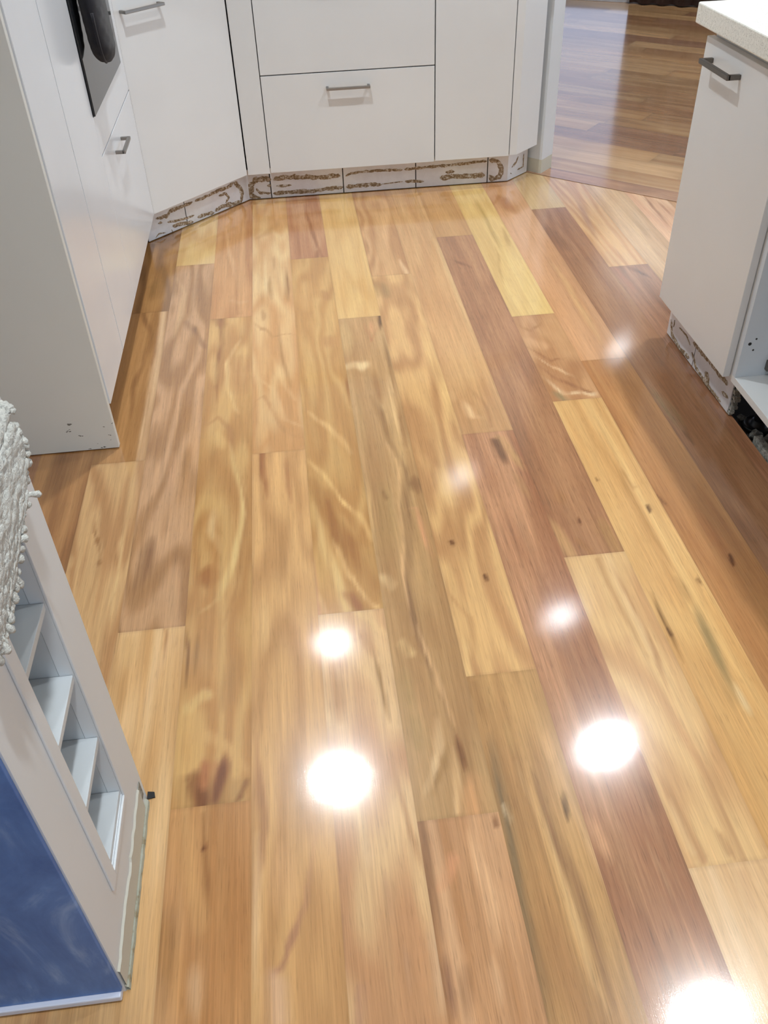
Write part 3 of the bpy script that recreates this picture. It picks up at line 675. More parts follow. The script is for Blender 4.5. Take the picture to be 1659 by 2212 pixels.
E2 = np.array([.669, .743])          # across the boards of the far room
E1 = np.array([.743, -.669])         # along them
TH0, TH1 = 3.392, 3.487              # border board between the two floors, measured along E2
def uspace(fine): return np.linspace(0, BW, 27 if fine else 8)
def vspace(a, b, step): return np.linspace(a, b, max(3, int((b - a) / step) + 1))
PAL = [((206, 162, 108), (190, 142, 90), 's', .6, .4), ((186, 138, 90), (168, 120, 76), 's', .7, .5), ((214, 174, 122), (198, 154, 102), 'c', .6, .3),
       ((160, 114, 80), (176, 128, 92), 's', .7, .8), ((198, 150, 106), (182, 132, 90), 'w', .5, .4)]
g = Grid()
rng = random.Random(11)
keepn = lambda x, y: ((x * E2[0] + y * E2[1]) < TH1 - .012) & (y < 3.62) & ~((x > 1.207) & (x < 1.95) & (y < 2.16) & (y > .52))
for k in range(-6, 22):
    if k in PLANKS:
        js, specs = PLANKS[k]
        ys = [-.95 - .3 * (k % 3)] + js + [3.75]
        for i, spec in enumerate(specs):
            st = [(pts, w, c, a) for (kk, ii, pts, w, c, a) in STROKES if kk == k and ii == i]
            a, b = ys[i], ys[i + 1]
            if a < .25:
                g.add(uspace(False), vspace(a, .25, .03), k * BW, spec, k * 10 + i + 200, (), 0, keepn); a = .25
            g.add(uspace(True), vspace(a, b, .0075), k * BW, spec, k * 10 + i + 200, st, 0, keepn)
        y = ys[0]
    else:
        y = 3.75
    while y > -2.6:
        L = rng.uniform(.7, 1.5); a = max(y - L, -2.6)
        g.add(uspace(False), vspace(a, y, .03), k * BW, rng.choice(PAL), rng.randrange(900), (), 0, keepn); y = a
struct(g.build('floor', WOOD))

# far room floor, in its own turned axes
g = Grid()
FARP = [((196, 154, 110), (180, 136, 94), 's', .8, .5), ((178, 138, 100), (162, 120, 84), 's', .8, .6), ((186, 148, 108), (168, 128, 90), 's', .9, .5),
        ((206, 166, 122), (188, 148, 106), 's', .7, .4), ((146, 106, 80), (160, 120, 92), 's', .7, .7), ((170, 128, 92), (150, 110, 78), 's', .8, .6)]  # far boards greyed: the pale reflection on them is put into the colour
ROWS = {0: 3, 1: 3, 2: 0, 3: 4, 4: 0, 5: 2, 6: 0, 7: 5}
us = np.linspace(0, BW, 12)
for r in range(0, 52):
    x = -3.6
    while x < 4.2:
        L = rng.uniform(.5, 1.6); b = min(x + L, 4.2)
        sp = FARP[ROWS[r]] if (r in ROWS and rng.random() < .75) else rng.choice(FARP)
        # local frame: X across (E2), Y along (-E1)
        keepf = (lambda X, Y: (X * E2[0] - Y * E1[0] > -.95) & (X * E2[1] - Y * E1[1] < 10.2))
        g.add(us, vspace(x, b, .03), TH1 + r * BW, sp, rng.randrange(900), (), 0, keepf); x = b
x = -1.5
for L, sp in ((1.2, ((150, 108, 80), (172, 128, 96), 's', .9, .8)), (.9, ((146, 104, 78), (166, 122, 92), 's', .9, .8)), (2.6, ((150, 108, 80), (170, 126, 94), 's', .9, .8))):
    g.add(np.linspace(0, TH1 - TH0, 14), vspace(x, x + L, .012), TH0, sp, int(L * 100), (), .0012); x += L
far = struct(g.build('floor.001', WOODFAR))
# local X -> E2, local Y -> -E1
far.matrix_world = Matrix(((E2[0], -E1[0], 0, 0), (E2[1], -E1[1], 0, 0), (0, 0, 1, 0), (0, 0, 0, 1)))

# ------------------------------------------------------------------ room shell
XL, XR, YB, YF = -1.0, 5.2, -2.6, 9.2
bm = BM(); box(bm, XL - .1, XR + .1, YB - .1, YF + .1, -.14, -.02); struct(obj('floor_slab', bm, mat('void_shade_subfloor', (52, 48, 44), .95)))  # slab colour darkened for the shade of the void under the open cabinet
bm = BM(); box(bm, XL - .1, XR + .1, YB - .1, YF + .1, CEIL, CEIL + .1); struct(obj('ceiling', bm, CEILP))
bm = BM(); box(bm, XL - .1, XL, YB, YF, -.02, CEIL); struct(obj('wall_left', bm, WALLP))
bm = BM(); box(bm, XR, XR + .1, YB, 1.5, -.02, CEIL); box(bm, XR, XR + .1, 4.8, YF, -.02, CEIL)
box(bm, XR, XR + .1, 1.5, 4.8, -.02, .35); box(bm, XR, XR + .1, 1.5, 4.8, 2.25, CEIL); struct(obj('wall_right', bm, WALLP))
w3 = struct(thing('window_3', '', '', (XR + .05, 3.15, .35))); del w3['label']; del w3['category']
bm = BM()
for a in (1.5, 2.6, 3.7, 4.76): box(bm, XR + .03, XR + .08, a, a + .04, .35, 2.25)
box(bm, XR + .03, XR + .08, 1.5, 4.8, .35, .39); box(bm, XR + .03, XR + .08, 1.5, 4.8, 2.21, 2.25)
obj('window_frame', bm, LAMPRING, w3)
bm = BM(); box(bm, XR + .053, XR + .057, 1.54, 4.76, .39, 2.21); obj('pane', bm, GLASS, w3)
# rear wall with a daylight window
bm = BM()
box(bm, XL, .3, YB - .1, YB, -.02, CEIL); box(bm, 3.4, XR, YB - .1, YB, -.02, CEIL)
box(bm, .3, 3.4, YB - .1, YB, -.02, .9); box(bm, .3, 3.4, YB - .1, YB, 2.1, CEIL)
struct(obj('wall_rear', bm, WALLP))
GLASS_DIM = GLASS.copy(); GLASS_DIM.name = 'dimmed_window_glass'  # tint added to dim the far daylight and its floor reflection
[n for n in GLASS_DIM.node_tree.nodes if n.type == 'BSDF_TRANSPARENT'][0].inputs[0].default_value = (.5, .5, .53, 1)
w2 = struct(thing('window_2', '', '', (1.85, YB - .05, .9))); del w2['label']; del w2['category']
bm = BM()
for a in (.3, 1.3, 2.35, 3.36): box(bm, a, a + .04, YB - .08, YB - .03, .9, 2.1)
box(bm, .3, 3.4, YB - .08, YB - .03, .9, .94); box(bm, .3, 3.4, YB - .08, YB - .03, 2.06, 2.1)
obj('window_frame', bm, LAMPRING, w2)
bm = BM(); box(bm, .34, 3.36, YB - .058, YB - .054, .94, 2.06); obj('pane', bm, GLASS, w2)
# back wall of the kitchen and the diagonal nib
bm = BM(); prism(bm, [(XL, 4.0), (.6, 4.0), (.6, 4.07), (XL, 4.07)], -.02, CEIL); prism(bm, [(.6, 4.0), (.84, 4.0), (1.02, 3.745), (1.07, 3.78), (.88, 4.07), (.6, 4.07)], -.02, .80); struct(obj('wall_back', bm, WALLP))
NIB = [(1.167, 3.530), (1.227, 3.594), (.93, 4.07), (.86, 4.0), (1.07, 3.63)]
NIB = [(1.160, 3.536), (1.167, 3.530), (1.2275, 3.5945), (1.10, 3.76), (1.03, 3.69), (1.10, 3.60)]
bm = BM(); prism(bm, NIB, .055, CEIL); struct(obj('wall_nib', bm, PAINT))
bm = BM(); prism(bm, [(x, y - .0) for x, y in NIB], -.02, .055); struct(obj('trim_1', bm, laminate('peeled_cream_paint', (206, 203, 188), .7)))

# far wall with the sliding glass door, turned with the far room
K = np.array([2.603, 6.687]); W1 = np.array([.845, -.535]); WN = np.array([.535, .845])
P = lambda s, t: (float(K[0] + W1[0] * s + WN[0] * t), float(K[1] + W1[1] * s + WN[1] * t))
bm = BM()
prism(bm, [P(0.08, .0), P(3.4, .0), P(3.4, .1), P(0.08, .1)], -.02, CEIL)
prism(bm, [P(-4.6, .0), P(-2.6, .0), P(-2.6, .1), P(-4.6, .1)], -.02, CEIL)
prism(bm, [P(-2.6, .0), P(0.08, .0), P(0.08, .1), P(-2.6, .1)], 2.16, CEIL)
struct(obj('wall_far', bm, WALLP))
w1_ = struct(thing('window_1', '', '', (*P(-1.3, .05), 0))); del w1_['label']; del w1_['category']
WF = mat('white_window_frame', (216, 224, 236), .35)
bm = BM()
for s in (-2.6, -1.32, .03): prism(bm, [P(s, .02), P(s + .05, .02), P(s + .05, .07), P(s, .07)], .05, 2.16)
prism(bm, [P(-2.6, -.01), P(0.08, -.01), P(0.08, .09), P(-2.6, .09)], 0, .05)
prism(bm, [P(-2.6, .02), P(0.08, .02), P(0.08, .07), P(-2.6, .07)], 2.11, 2.16)
obj('window_frame', bm, WF, w1_, .002)
bm = BM(); prism(bm, [P(-2.55, .043), P(.03, .043), P(.03, .047), P(-2.55, .047)], .05, 2.11); obj('pane', bm, GLASS_DIM, w1_)
bm = BM(); prism(bm, [(-8, 9.3), (-8, 22), (14, 22), (14, -4), (5.35, -4), (5.35, 5.1)] , -.16, -.06); struct(obj('ground', bm, CONC))
# stand-in curtain beside the glass door, paled and hemmed for its floor reflection
cu = thing('curtain', 'stand-in pale curtain with deep dark hem, shaped to reflect in the far room floor', 'curtain', (*P(.8, .04), 0))
bm = BM(); n = 160; lo = []; hi = []
for i in range(n + 1):
    s = 0 + 2.2 * i / n; t = -.045 + .022 * math.sin(s * 2 * math.pi / .13) + .006 * math.sin(s * 31)
    lo.append(bm.verts.new((*P(s, t), .26))); hi.append(bm.verts.new((*P(s, t), 2.2)))
for i in range(n): bm.faces.new((lo[i], lo[i + 1], hi[i + 1], hi[i]))
bh = BM(); lo = []; hi = []
for i in range(n + 1):
    s = 0 + 2.2 * i / n; t = -.045 + .022 * math.sin(s * 2 * math.pi / .13) + .006 * math.sin(s * 31)
    lo.append(bh.verts.new((*P(s, t), .008))); hi.append(bh.verts.new((*P(s, t), .2598)))
for i in range(n): bh.faces.new((lo[i], lo[i + 1], hi[i + 1], hi[i]))
hm = obj('hem', bh, HEM, cu, smooth=True); sm = hm.modifiers.new('solid', 'SOLIDIFY'); sm.thickness = .003; hm['label'] = 'dark brown hem shaped for the floor reflection'
dp = obj('drape', bm, CURT, cu, smooth=True); sm = dp.modifiers.new('solid', 'SOLIDIFY'); sm.thickness = .003
bm = BM(); tube(bm, [(*P(-2.6, -.045), 2.21), (*P(2.4, -.045), 2.21)], .012); obj('rod', bm, DKSTEEL, cu, smooth=True)

# ------------------------------------------------------------------ ceiling downlights
def downlight(x, y, k, sp, lab):
    t = thing('downlight', lab, 'light', (x, y, CEIL - .001), 'recessed ceiling downlights')
    bm = BM(); lathe(bm, (x, y, CEIL), [(.062, -.001), (.060, -.007), (.047, -.007), (.044, .0), (.043, -.0005)]); obj('trim_ring', bm, LAMPRING, t, smooth=True)
    l = bpy.data.lights.new('lamp', 'AREA'); l.shape = 'DISK'; l.size = .084; l.energy = LAMP_W * k; l.color = LAMP_COL; l.spread = math.radians(sp)
    o = bpy.data.objects.new('lamp', l); COL.objects.link(o); o.parent = t; o.location = (0, 0, -.009)
names = ['round white recessed downlight above the aisle in front of the oven', 'round white recessed downlight above the wide drawers',
         'round white recessed downlight above the far end of the stone worktop', 'round white recessed downlight above the doorway',
         'round white recessed downlight above the open cabinet', 'round white recessed downlight just past the doorway in the far room',
         'round white recessed downlight near the glass door in the far room', 'round white recessed downlight behind the viewer on the left',
         'round white recessed downlight behind the viewer on the right', 'added unseen downlight brightening the far room floor, right of the doorway', 'round white recessed downlight above the floor beside the pigeonhole bench end']
for (x, y, k, sp), n in zip(DOWNLIGHTS, names): downlight(x, y, k, sp, n)

# ------------------------------------------------------------------ kitchen fittings
def handle(name, parent, c, e, n, L=.155, proj=.03, h=.009, m=None):
    """square bar handle: centre c, along e, standing off along n"""
    c = Vector(c); e = Vector(e); n = Vector(n); bm = BM()
    pe = (e.x, e.y); pn = (n.x, n.y); p = (c.x - e.x * L / 2, c.y - e.y * L / 2)
    obox(bm, p, pe, pn, 0, L, proj - .009, proj, c.z - h / 2, c.z + h / 2)
    obox(bm, p, pe, pn, 0, .009, 0, proj - .004, c.z - h / 2, c.z + h / 2)
    obox(bm, p, pe, pn, L - .009, L, 0, proj - .004, c.z - h / 2, c.z + h / 2)
    return obj(name, bm, m or STEEL, parent, .0012)
ZB = .119                                   # underside of doors
HB = .80                                    # underside of worktops
YD = 3.415                                  # back run door face
# --- wide drawer cabinet
dc = thing('drawer_cabinet', 'wide white drawer cabinet on the back run, seen straight on', 'cabinet', (.4, YD, ZB))
bm = BM(); box(bm, .0875, .711, YD + .02, 3.95, ZB, HB); obj('carcass', bm, CARCASS, dc)
bm = BM(); box(bm, -.002, .0815, YD, YD + .018, ZB - .004, HB); obj('filler_panel', bm, WHITE_SATIN, dc, .0008)
bm = BM(); box(bm, .0845, .7105, YD, YD + .018, ZB - .002, .4545)
d1 = obj('drawer', bm, WHITE_SATIN, dc, .0008); handle('handle', d1, (.394, YD, .4055), (1, 0, 0), (0, -1, 0), .158)
bm = BM(); box(bm, .0845, .7105, YD, YD + .018, .4585, HB - .004)
d2 = obj('drawer', bm, WHITE_SATIN, dc, .0008); handle('handle', d2, (.394, YD, .737), (1, 0, 0), (0, -1, 0), .158)
# --- narrow door cabinet on its right with angled end
nc = thing('door_cabinet', 'plain white narrow door cabinet between the wide drawers and the doorway', 'cabinet', (.86, YD, ZB))
bm = BM(); prism(bm, [(.7145, YD + .02), (1.03, YD + .02), (1.085, 3.50), (.90, 3.80), (.7145, 3.95)], ZB, HB); obj('carcass', bm, CARCASS, nc)
bm = BM(); box(bm, .7145, 1.0015, YD, YD + .018, ZB, HB - .004); dd = obj('door', bm, WHITE_SATIN, nc, .0008)
bm = BM(); prism(bm, [(1.0045, YD), (1.033, YD + .001), (1.138, 3.516), (1.126, 3.528), (1.026, YD + .018), (1.0045, YD + .018)], ZB + .002, HB)
obj('end_panel', bm, WHITE_SATIN, nc, .0008)
# --- angled corner cabinet
A0, A1 = np.array([-.3285, 3.0795]), np.array([-.0035, 3.4145]); ea = (A1 - A0) / np.linalg.norm(A1 - A0); na = np.array([ea[1], -ea[0]])
LA = float(np.linalg.norm(A1 - A0))
cc = thing('corner_cabinet', 'white angled corner cabinet with one door and bar handle', 'cabinet', (*((A0 + A1) / 2), ZB))
bm = BM(); prism(bm, [tuple(A0 - na * .02 + ea * .02), tuple(A1 - na * .02 - ea * .02), (-.03, 3.95), (-.9, 3.95), (-.9, 3.11), (-.35, 3.11)], ZB, HB); obj('carcass', bm, CARCASS, cc)
bm = BM(); obox(bm, A0, ea, na, .003, LA - .004, -.018, 0, ZB - .002, HB - .004); dd = obj('door', bm, WHITE_SATIN, cc, .0008)
hc = A0 + ea * (LA - .364); handle('handle', dd, (hc[0], hc[1], .7355), (ea[0], ea[1], 0), (na[0], na[1], 0), .158)
# worktop of the back run (above the frame)
bm = BM(); prism(bm, [(-.345, 3.09), (-.32,3.09), (.005, 3.39), (1.04, 3.39), (1.14, 3.50), (1.085, 3.58), (1.01, 3.68), (.80, 3.985), (-.345, 3.985)], HB, HB + .04)
tag(obj('worktop', bm, STONE, None, .002), 'speckled stone worktop on the back run above the wide drawers', 'worktop')

# --- oven tower
TX = -.3255
tw = thing('oven_tower', 'tall white oven tower cabinet with grey end panel on the left', 'cabinet', (-.6, 2.45, 0))
TT = 2.1
bm = BM(); box(bm, -.93, -.329, 1.845, 1.862, .003, TT); obj('end_panel', bm, PANEL, tw, .0008)
bm = BM(); rr = random.Random(12)
for sx, sz, sw in [(-0.4275, 0.0821, 0.0066), (-0.4394, 0.0617, 0.0055000000000000005), (-0.4118, 0.0476, 0.0044), (-0.3536, 0.0673, 0.0033), (-0.3439, 0.0415, 0.0033), (-0.3305, 0.0757, 0.0027500000000000003), (-0.366, 0.009, 0.00495), (-0.377, 0.0201, 0.00165), (-0.4344, 0.0679, 0.0027500000000000003), (-0.3448, 0.0277, 0.00165), (-0.4006, 0.0016, 0.0033)]:
    for q in range(3):
        cx_ = sx + rr.uniform(-sw, sw); cz_ = max(sz, .008) + rr.uniform(-sw, sw) * .5; n_v = 7
        ring = [bm.verts.new((cx_ + sw * rr.uniform(.3, .8) * math.cos(6.283 * k / n_v), 1.8447, cz_ + sw * .32 * rr.uniform(.4, 1) * math.sin(6.283 * k / n_v))) for k in range(n_v)]
        bm.faces.new(ring)
sf = obj('scuff_marks', bm, mat('grey_scuff', (104, 100, 92), .8), tw); sf['kind'] = 'stuff'; sf['label'] = 'small dark scuff marks'
bm = BM(); box(bm, -.93, TX - .02, 1.865, 2.425, ZB, TT); box(bm, -.93, TX - .02, 2.425, 3.075, ZB, .605); box(bm, -.93, TX - .02, 2.425, 3.075, 1.225, TT); box(bm, -.93, -.9, 2.425, 3.075, .6, 1.23)
obj('carcass', bm, CARCASS, tw)
bm = BM(); box(bm, TX - .018, TX, 1.864, 2.1245, ZB, TT - .003); obj('door', bm, WHITE, tw, .0008)
bm = BM(); box(bm, TX - .018, TX, 2.1290, 2.427, ZB, TT - .003); obj('filler_panel', bm, WHITE, tw, .0006)
bm = BM(); box(bm, TX - .018, TX, 2.4275, 3.0745, .5235, .617); box(bm, TX - .018, TX, 2.994, 3.0745, .617, 1.222); box(bm, TX - .018, TX, 2.4275, 3.0745, 1.222, TT - .003); obj('oven_surround', bm, WHITE, tw, .0006)
bm = BM(); box(bm, TX - .018, TX, 2.4285, 3.0735, ZB, .5195)
dr = obj('drawer', bm, WHITE, tw, .0008); handle('handle', dr, (TX, 2.688, .470), (0, 1, 0), (1, 0, 0), .134, .028)
KW = mat('brown_kick_shade', (120, 96, 74), .5)  # brown carries the shade of the recess under the tower
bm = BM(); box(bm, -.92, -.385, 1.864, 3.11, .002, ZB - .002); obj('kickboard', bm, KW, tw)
# --- oven
ov = thing('oven', 'built-in black glass oven in the white tower', 'oven', (-.5, 2.71, .62))
bm = BM(); box(bm, -.88, TX - .001, 2.434, 2.990, .621, 1.218); obj('body', bm, OVENFRAME, ov, .001)
bm = BM(); box(bm, TX, TX + .006, 2.431, 2.991, .619, 1.10); dg = obj('door', bm, OVENGLASS, ov, .0015)
bm = BM()
tube(bm, [(TX + .062, 2.47, 1.04), (TX + .062, 2.95, 1.04)], .008, 14)
for yy in (2.50, 2.92): tube(bm, [(TX + .013, yy, 1.04), (TX + .062, yy, 1.04)], .006, 10)
obj('handle', bm, STEEL, dg, smooth=True)
bm = BM(); box(bm, TX, TX + .006, 2.431, 2.991, 1.103, 1.218); cp = obj('control_panel', bm, OVENGLASS, ov, .0015)
for yy in (2.55, 2.87):
    bm = BM(); tube(bm, [(TX + .013, yy, 1.16), (TX + .035, yy, 1.16)], .02, 24); obj('knob', bm, STEEL, cp, .001)

# --- oven mitt hanging from the oven handle
def mitt():
    cx, cy, z0 = -.279, 2.530, .722
    t = thing('oven_mitt', 'black quilted oven mitt hanging from the oven handle', 'oven mitt', (cx, cy, z0))
    prof = [(0, .004), (.004, .020), (.012, .038), (.026, .053), (.05, .066), (.09, .074), (.14, .076), (.20, .074), (.26, .073), (.30, .074)]
    bm = BM(); seg = 40; rings = []
    for i, (z, w) in enumerate(prof):
        pass
    NZ = 60
    for i in range(NZ + 1):
        z = .30 * (i / NZ) ** 1.5
        w = float(np.interp(z, [p[0] for p in prof], [p[1] for p in prof]))
        th_ = min(.027, .006 + w * .36)
        ring = []
        for k in range(seg):
            a = 2 * math.pi * k / seg
            cxs = math.copysign(abs(math.cos(a)) ** .8, math.cos(a)); sn = math.sin(a)
            yy = w * cxs
            q = .0028 * abs(math.sin((yy + z * .8) * math.pi / .032) * math.sin((yy - z * .8) * math.pi / .032)) ** .6
            xx = (th_ + q) * sn
            lean = -.006 * math.sin(z * 9)
            ring.append(bm.verts.new((cx + xx + lean, cy + yy, z0 + z)))
        rings.append(ring)
    for q, w in zip(rings, rings[1:]):
        for k in range(seg): bm.faces.new((q[k], q[(k + 1) % seg], w[(k + 1) % seg], w[k]))
    bm.faces.new(rings[0][::-1]); bm.faces.new(rings[-1])
    body = obj('palm', bm, MITT, t, smooth=True)
    # thumb on the near side
    bm = BM(); tube(bm, [(cx, cy + .055, z0 + .28), (cx, cy + .08, z0 + .25), (cx, cy + .096, z0 + .215), (cx, cy + .102, z0 + .185), (cx, cy + .103, z0 + .17)], [.026, .026, .024, .018, .006], 16)
    obj('thumb', bm, MITT, t, smooth=True)
    # seam and hanging loop
    bm = BM(); pts = []
    for i in range(25):
        a = -math.pi / 2 + math.pi * (i / 24 - .5) * 1.0
        z = .004 + .12 * abs(math.cos(a) if False else (i / 12 - 1)) ** 2
        w = float(np.interp(z, [p[0] for p in prof], [p[1] for p in prof])) * (1 if i > 12 else -1)
        pts.append((cx + .001, cy + w, z0 + z))
    tube(bm, pts, .0035, 8); obj('binding', bm, MITT, t, smooth=True)
    bm = BM(); tube(bm, [(cx, cy, z0 + .298), (cx + .012, cy, z0 + .315), (TX + .075, cy, 1.043), (TX + .062, cy, 1.052), (TX + .05, cy, 1.043), (cx - .008, cy, z0 + .315), (cx, cy, z0 + .298)], .003, 8)
    obj('loop', bm, MITT, t, smooth=True)
mitt()

# --- tiled kickboard of the back run, with dried glue
def ribbon(bm, base, e, n, pts, w, seed, off=.0006):
    rr = random.Random(seed); P2 = []
    for (a, b) in zip(pts, pts[1:]):
        m_ = max(2, int(math.hypot(b[0] - a[0], b[1] - a[1]) / .004))
        for i in range(m_): P2.append((a[0] + (b[0] - a[0]) * i / m_, a[1] + (b[1] - a[1]) * i / m_))
    P2.append(pts[-1]); L = []
    for i, p in enumerate(P2):
        q0, q1 = P2[max(i - 1, 0)], P2[min(i + 1, len(P2) - 1)]
        d = (q1[0] - q0[0], q1[1] - q0[1]); l = math.hypot(*d) or 1; d = (-d[1] / l, d[0] / l)
        endk = min(1, (i + .6) / 3, (len(P2) - i - .4) / 3)
        a_ = w * .5 * endk * (.55 + .75 * vn(np.array([i * .35]), np.array([seed * 3.1]))[0] + rr.uniform(-.12, .12))
        b_ = w * .5 * endk * (.55 + .75 * vn(np.array([i * .35 + 40]), np.array([seed * 3.1]))[0] + rr.uniform(-.12, .12))
        row = []
        for s, o in ((a_, .0), (a_ * .6, off * 2), (-b_ * .6, off * 2), (-b_, .0)):
            ss, zz = p[0] + d[0] * s, min(max(p[1] + d[1] * s, .004), .116)
            row.append(bm.verts.new((base[0] + e[0] * ss + n[0] * (off * .3 + o), base[1] + e[1] * ss + n[1] * (off * .3 + o), zz)))
        L.append(row)
    for q, r_ in zip(L, L[1:]):
        for k in range(3): bm.faces.new((q[k], q[k + 1], r_[k + 1], r_[k]))
def kick(name, label, runs, ztop=.116):
    base0 = runs[0][0]
    t = thing(name, label, 'kickboard', (base0[0], base0[1], 0))
    for (a, b, cuts, key) in runs:
        a = np.array(a); b = np.array(b); L = float(np.linalg.norm(b - a)); e = (b - a) / L; n = np.array([e[1], -e[0]])
        bm = BM(); obox(bm, a, e, n, 0, L, -.016, -.004, .001, ztop); obj('backing', bm, GAP, t)
        bm = BM(); cs = [0] + [c for c in cuts if 0 < c < L] + [L]
        for s0, s1 in zip(cs, cs[1:]): obox(bm, a, e, n, s0 + (.002 if s0 else 0), s1 - (.002 if s1 < L else 0), -.004, 0, .003, ztop)
        obj('tile_facing', bm, TILE, t, .0006)
        rs = [(p, w) for (k_, p, w) in GLUE if k_ == key]
        if rs:
            bm = BM()
            for i, (p, w) in enumerate(rs): ribbon(bm, a, e, n, p, min(w * {'b': 1.1, 'a': 1.2, 'r': 1.6, 's': 1.2}[key], .034), i + len(key) + ord(key))
            go = obj('glue_residue', bm, GLUEM, t); go['label'] = 'brown dried glue smears'; go['kind'] = 'stuff'
    return t
kick('tiled_kickboard', 'white tiled kickboard with brown glue loops under the back run',
     [((-.37, 3.125), (-.01, 3.472), [.182], 'a'), ((-.01, 3.472), (1.016, 3.472), [.086, .37, .657, .944], 'b'), ((1.016, 3.472), (1.116, 3.56), [], 's')])

# ------------------------------------------------------------------ island on the right
IX = 1.15
ic = thing('island_cabinet', 'white island cabinet with closed door and bar handle on the right', 'cabinet', (1.45, 1.95, ZB))
bm = BM(); box(bm, IX + .020, 1.70, 1.7325, 2.168, ZB, HB - .002); obj('carcass', bm, CARCASS, ic)
bm = BM(); box(bm, IX, IX + .018, 1.738, 2.172, ZB + .003, .778); dd = obj('door', bm, WHITE_SATIN, ic, .0012)
handle('handle', dd, (IX, 2.045, .737), (0, -1, 0), (-1, 0, 0), .158, .032, .011, DKSTEEL)
bm = BM(); box(bm, 1.172, 1.20, 2.1682, 2.199, .722, .752); box(bm, 1.170, 1.202, 2.1682, 2.201, .7522, .757); obj('end_bracket', bm, EDGE, ic, .001)
oc = thing('open_cabinet', 'open white island cabinet with its door taken off', 'cabinet', (1.45, 1.4, ZB))
oy0, oy1 = .90, 1.7305
SIDE = laminate('shaded_white_melamine', (212, 220, 228), .35)  # cooler, darker melamine: shade inside the open cabinet put into the colour
bm = BM(); box(bm, IX + .018, 1.70, oy1 - .016, oy1, ZB + .014, HB - .002); sd = obj('side_panel', bm, SIDE, oc, .0006)
bm = BM(); box(bm, IX + .018, 1.70, oy0, oy0 + .016, ZB + .014, HB - .002); obj('side_panel', bm, SIDE, oc, .0006)
bm = BM(); box(bm, IX + .018, 1.70, oy0, oy1, ZB - .004, ZB + .0138); obj('bottom_panel', bm, CARCASS, oc, .0006)
bm = BM(); box(bm, 1.684, 1.70, oy0 + .0165, oy1 - .0165, ZB + .0145, HB - .002); obj('back_panel', bm, SIDE, oc)
bm = BM(); box(bm, IX + .018, IX + .10, oy0 + .0165, oy1 - .0165, HB - .02, HB - .002); obj('top_rail', bm, CARCASS, oc)
for (hx, hz, r) in ((1.197, .234, .0024), (1.184, .222, .0042), (1.196, .205, .0024)):
    bm = BM(); tube(bm, [(hx, oy1 - .0163, hz), (hx, oy1 - .0100, hz)], r, 16); obj('screw_hole', bm, GAP, sd)
bm = BM(); box(bm, 1.236, 1.300, oy1 - .030, oy1 - .0165, .150, .176); box(bm, 1.245, 1.285, oy1 - .044, oy1 - .028, .154, .172)
tube(bm, [(1.252, oy1 - .046, .163), (1.252, oy1 - .040, .163)], .006, 12)
obj('hinge_plate', bm, DKSTEEL, sd, .002)
bm = BM(); box(bm, 1.127, 1.98, .50, 2.201, HB, HB + .043)
tag(obj('island_worktop', bm, STONE, None, .003), 'thick speckled white stone slab on top of the island', 'worktop')
kick('island_kickboard', 'short glue-smeared tiled kickboard under the closed island door', [((1.195, 2.177), (1.195, 1.755), [.19], 'r')])
# ragged plaster stub at the end of the kickboard
bm = BM(); rr = random.Random(3)
for i in range(14):
    z = .004 + i * .0078; x = 1.197 + rr.uniform(-.004, .004); y = 1.752 + rr.uniform(-.006, .006)
    box(bm, x, x + rr.uniform(.006, .018), y - rr.uniform(.004, .012), y + .002, z, z + .008)
tag(obj('broken_plaster_edge', bm, MORTAR), 'ragged grey plaster edge closing the end of the island kickboard', 'plaster')
# things in the dark gap under the open cabinet
t = thing('cabinet_leg', 'black plastic cabinet leg with round foot under the open cabinet', 'cabinet leg', (1.262, 1.712, 0))
bm = BM(); lathe(bm, (1.262, 1.712, -.019), [(.0, .001), (.036, .001), (.040, .004), (.040, .009), (.036, .012), (.034, .009), (.020, .010), (.018, .022), (0, .022)], 32); obj('foot', bm, BLACKPL, t, smooth=True)
bm = BM(); tube(bm, [(1.262, 1.712, .001), (1.262, 1.712, ZB - .005)], .014, 20)
for a in range(4):
    box(bm, 1.262 - .003, 1.262 + .003, 1.712 - .022, 1.712 + .022, .02, .045) if a == 0 else None
obj('stem', bm, BLACKPL, t)
def lump(x, y, z, r, m, name, seed, sq=.6):
    rr = random.Random(seed); bm = BM(); bmesh.ops.create_icosphere(bm, subdivisions=2, radius=r)
    for v in bm.verts:
        k = 1 + rr.uniform(-.28, .28)
        v.co = Vector((v.co.x * k * rr.uniform(.9, 1.1), v.co.y * k, v.co.z * k * sq))
    zm = min(v.co.z for v in bm.verts)
    bmesh.ops.translate(bm, verts=bm.verts[:], vec=(x, y, z - zm))
    return obj(name, bm, m)
for i, (x, y, r, lb) in enumerate([(1.236, 1.668, .013, 'grey lump of plaster rubble nearest the floorboards below the open cabinet'), (1.262, 1.640, .016, 'largest grey lump of plaster rubble below the open cabinet'),
                                   (1.232, 1.745, .010, 'small grey plaster crumb beside the broken kickboard end'), (1.300, 1.680, .012, 'grey plaster crumb deepest under the open cabinet')]):
    tag(lump(x, y, -.019, r * 1.2, RUBBLE, 'plaster_rubble', 20 + i), lb, 'rubble', 'plaster rubble under the open cabinet')
bm = BM(); rr = random.Random(8); N = 46; rows = []
for i in range(N):
    y = 1.642 - i * .016
    x0 = 1.212 + rr.uniform(-.002, .002) + (.004 if i < 2 else 0); x1 = 1.232 + rr.uniform(-.005, .004); z = .010 + rr.uniform(-.003, .003)
    rows.append([bm.verts.new(p) for p in ((x0, y, -.019), (x0, y, z), (x1, y, z + rr.uniform(-.002, .002)), (x1, y, -.019))])
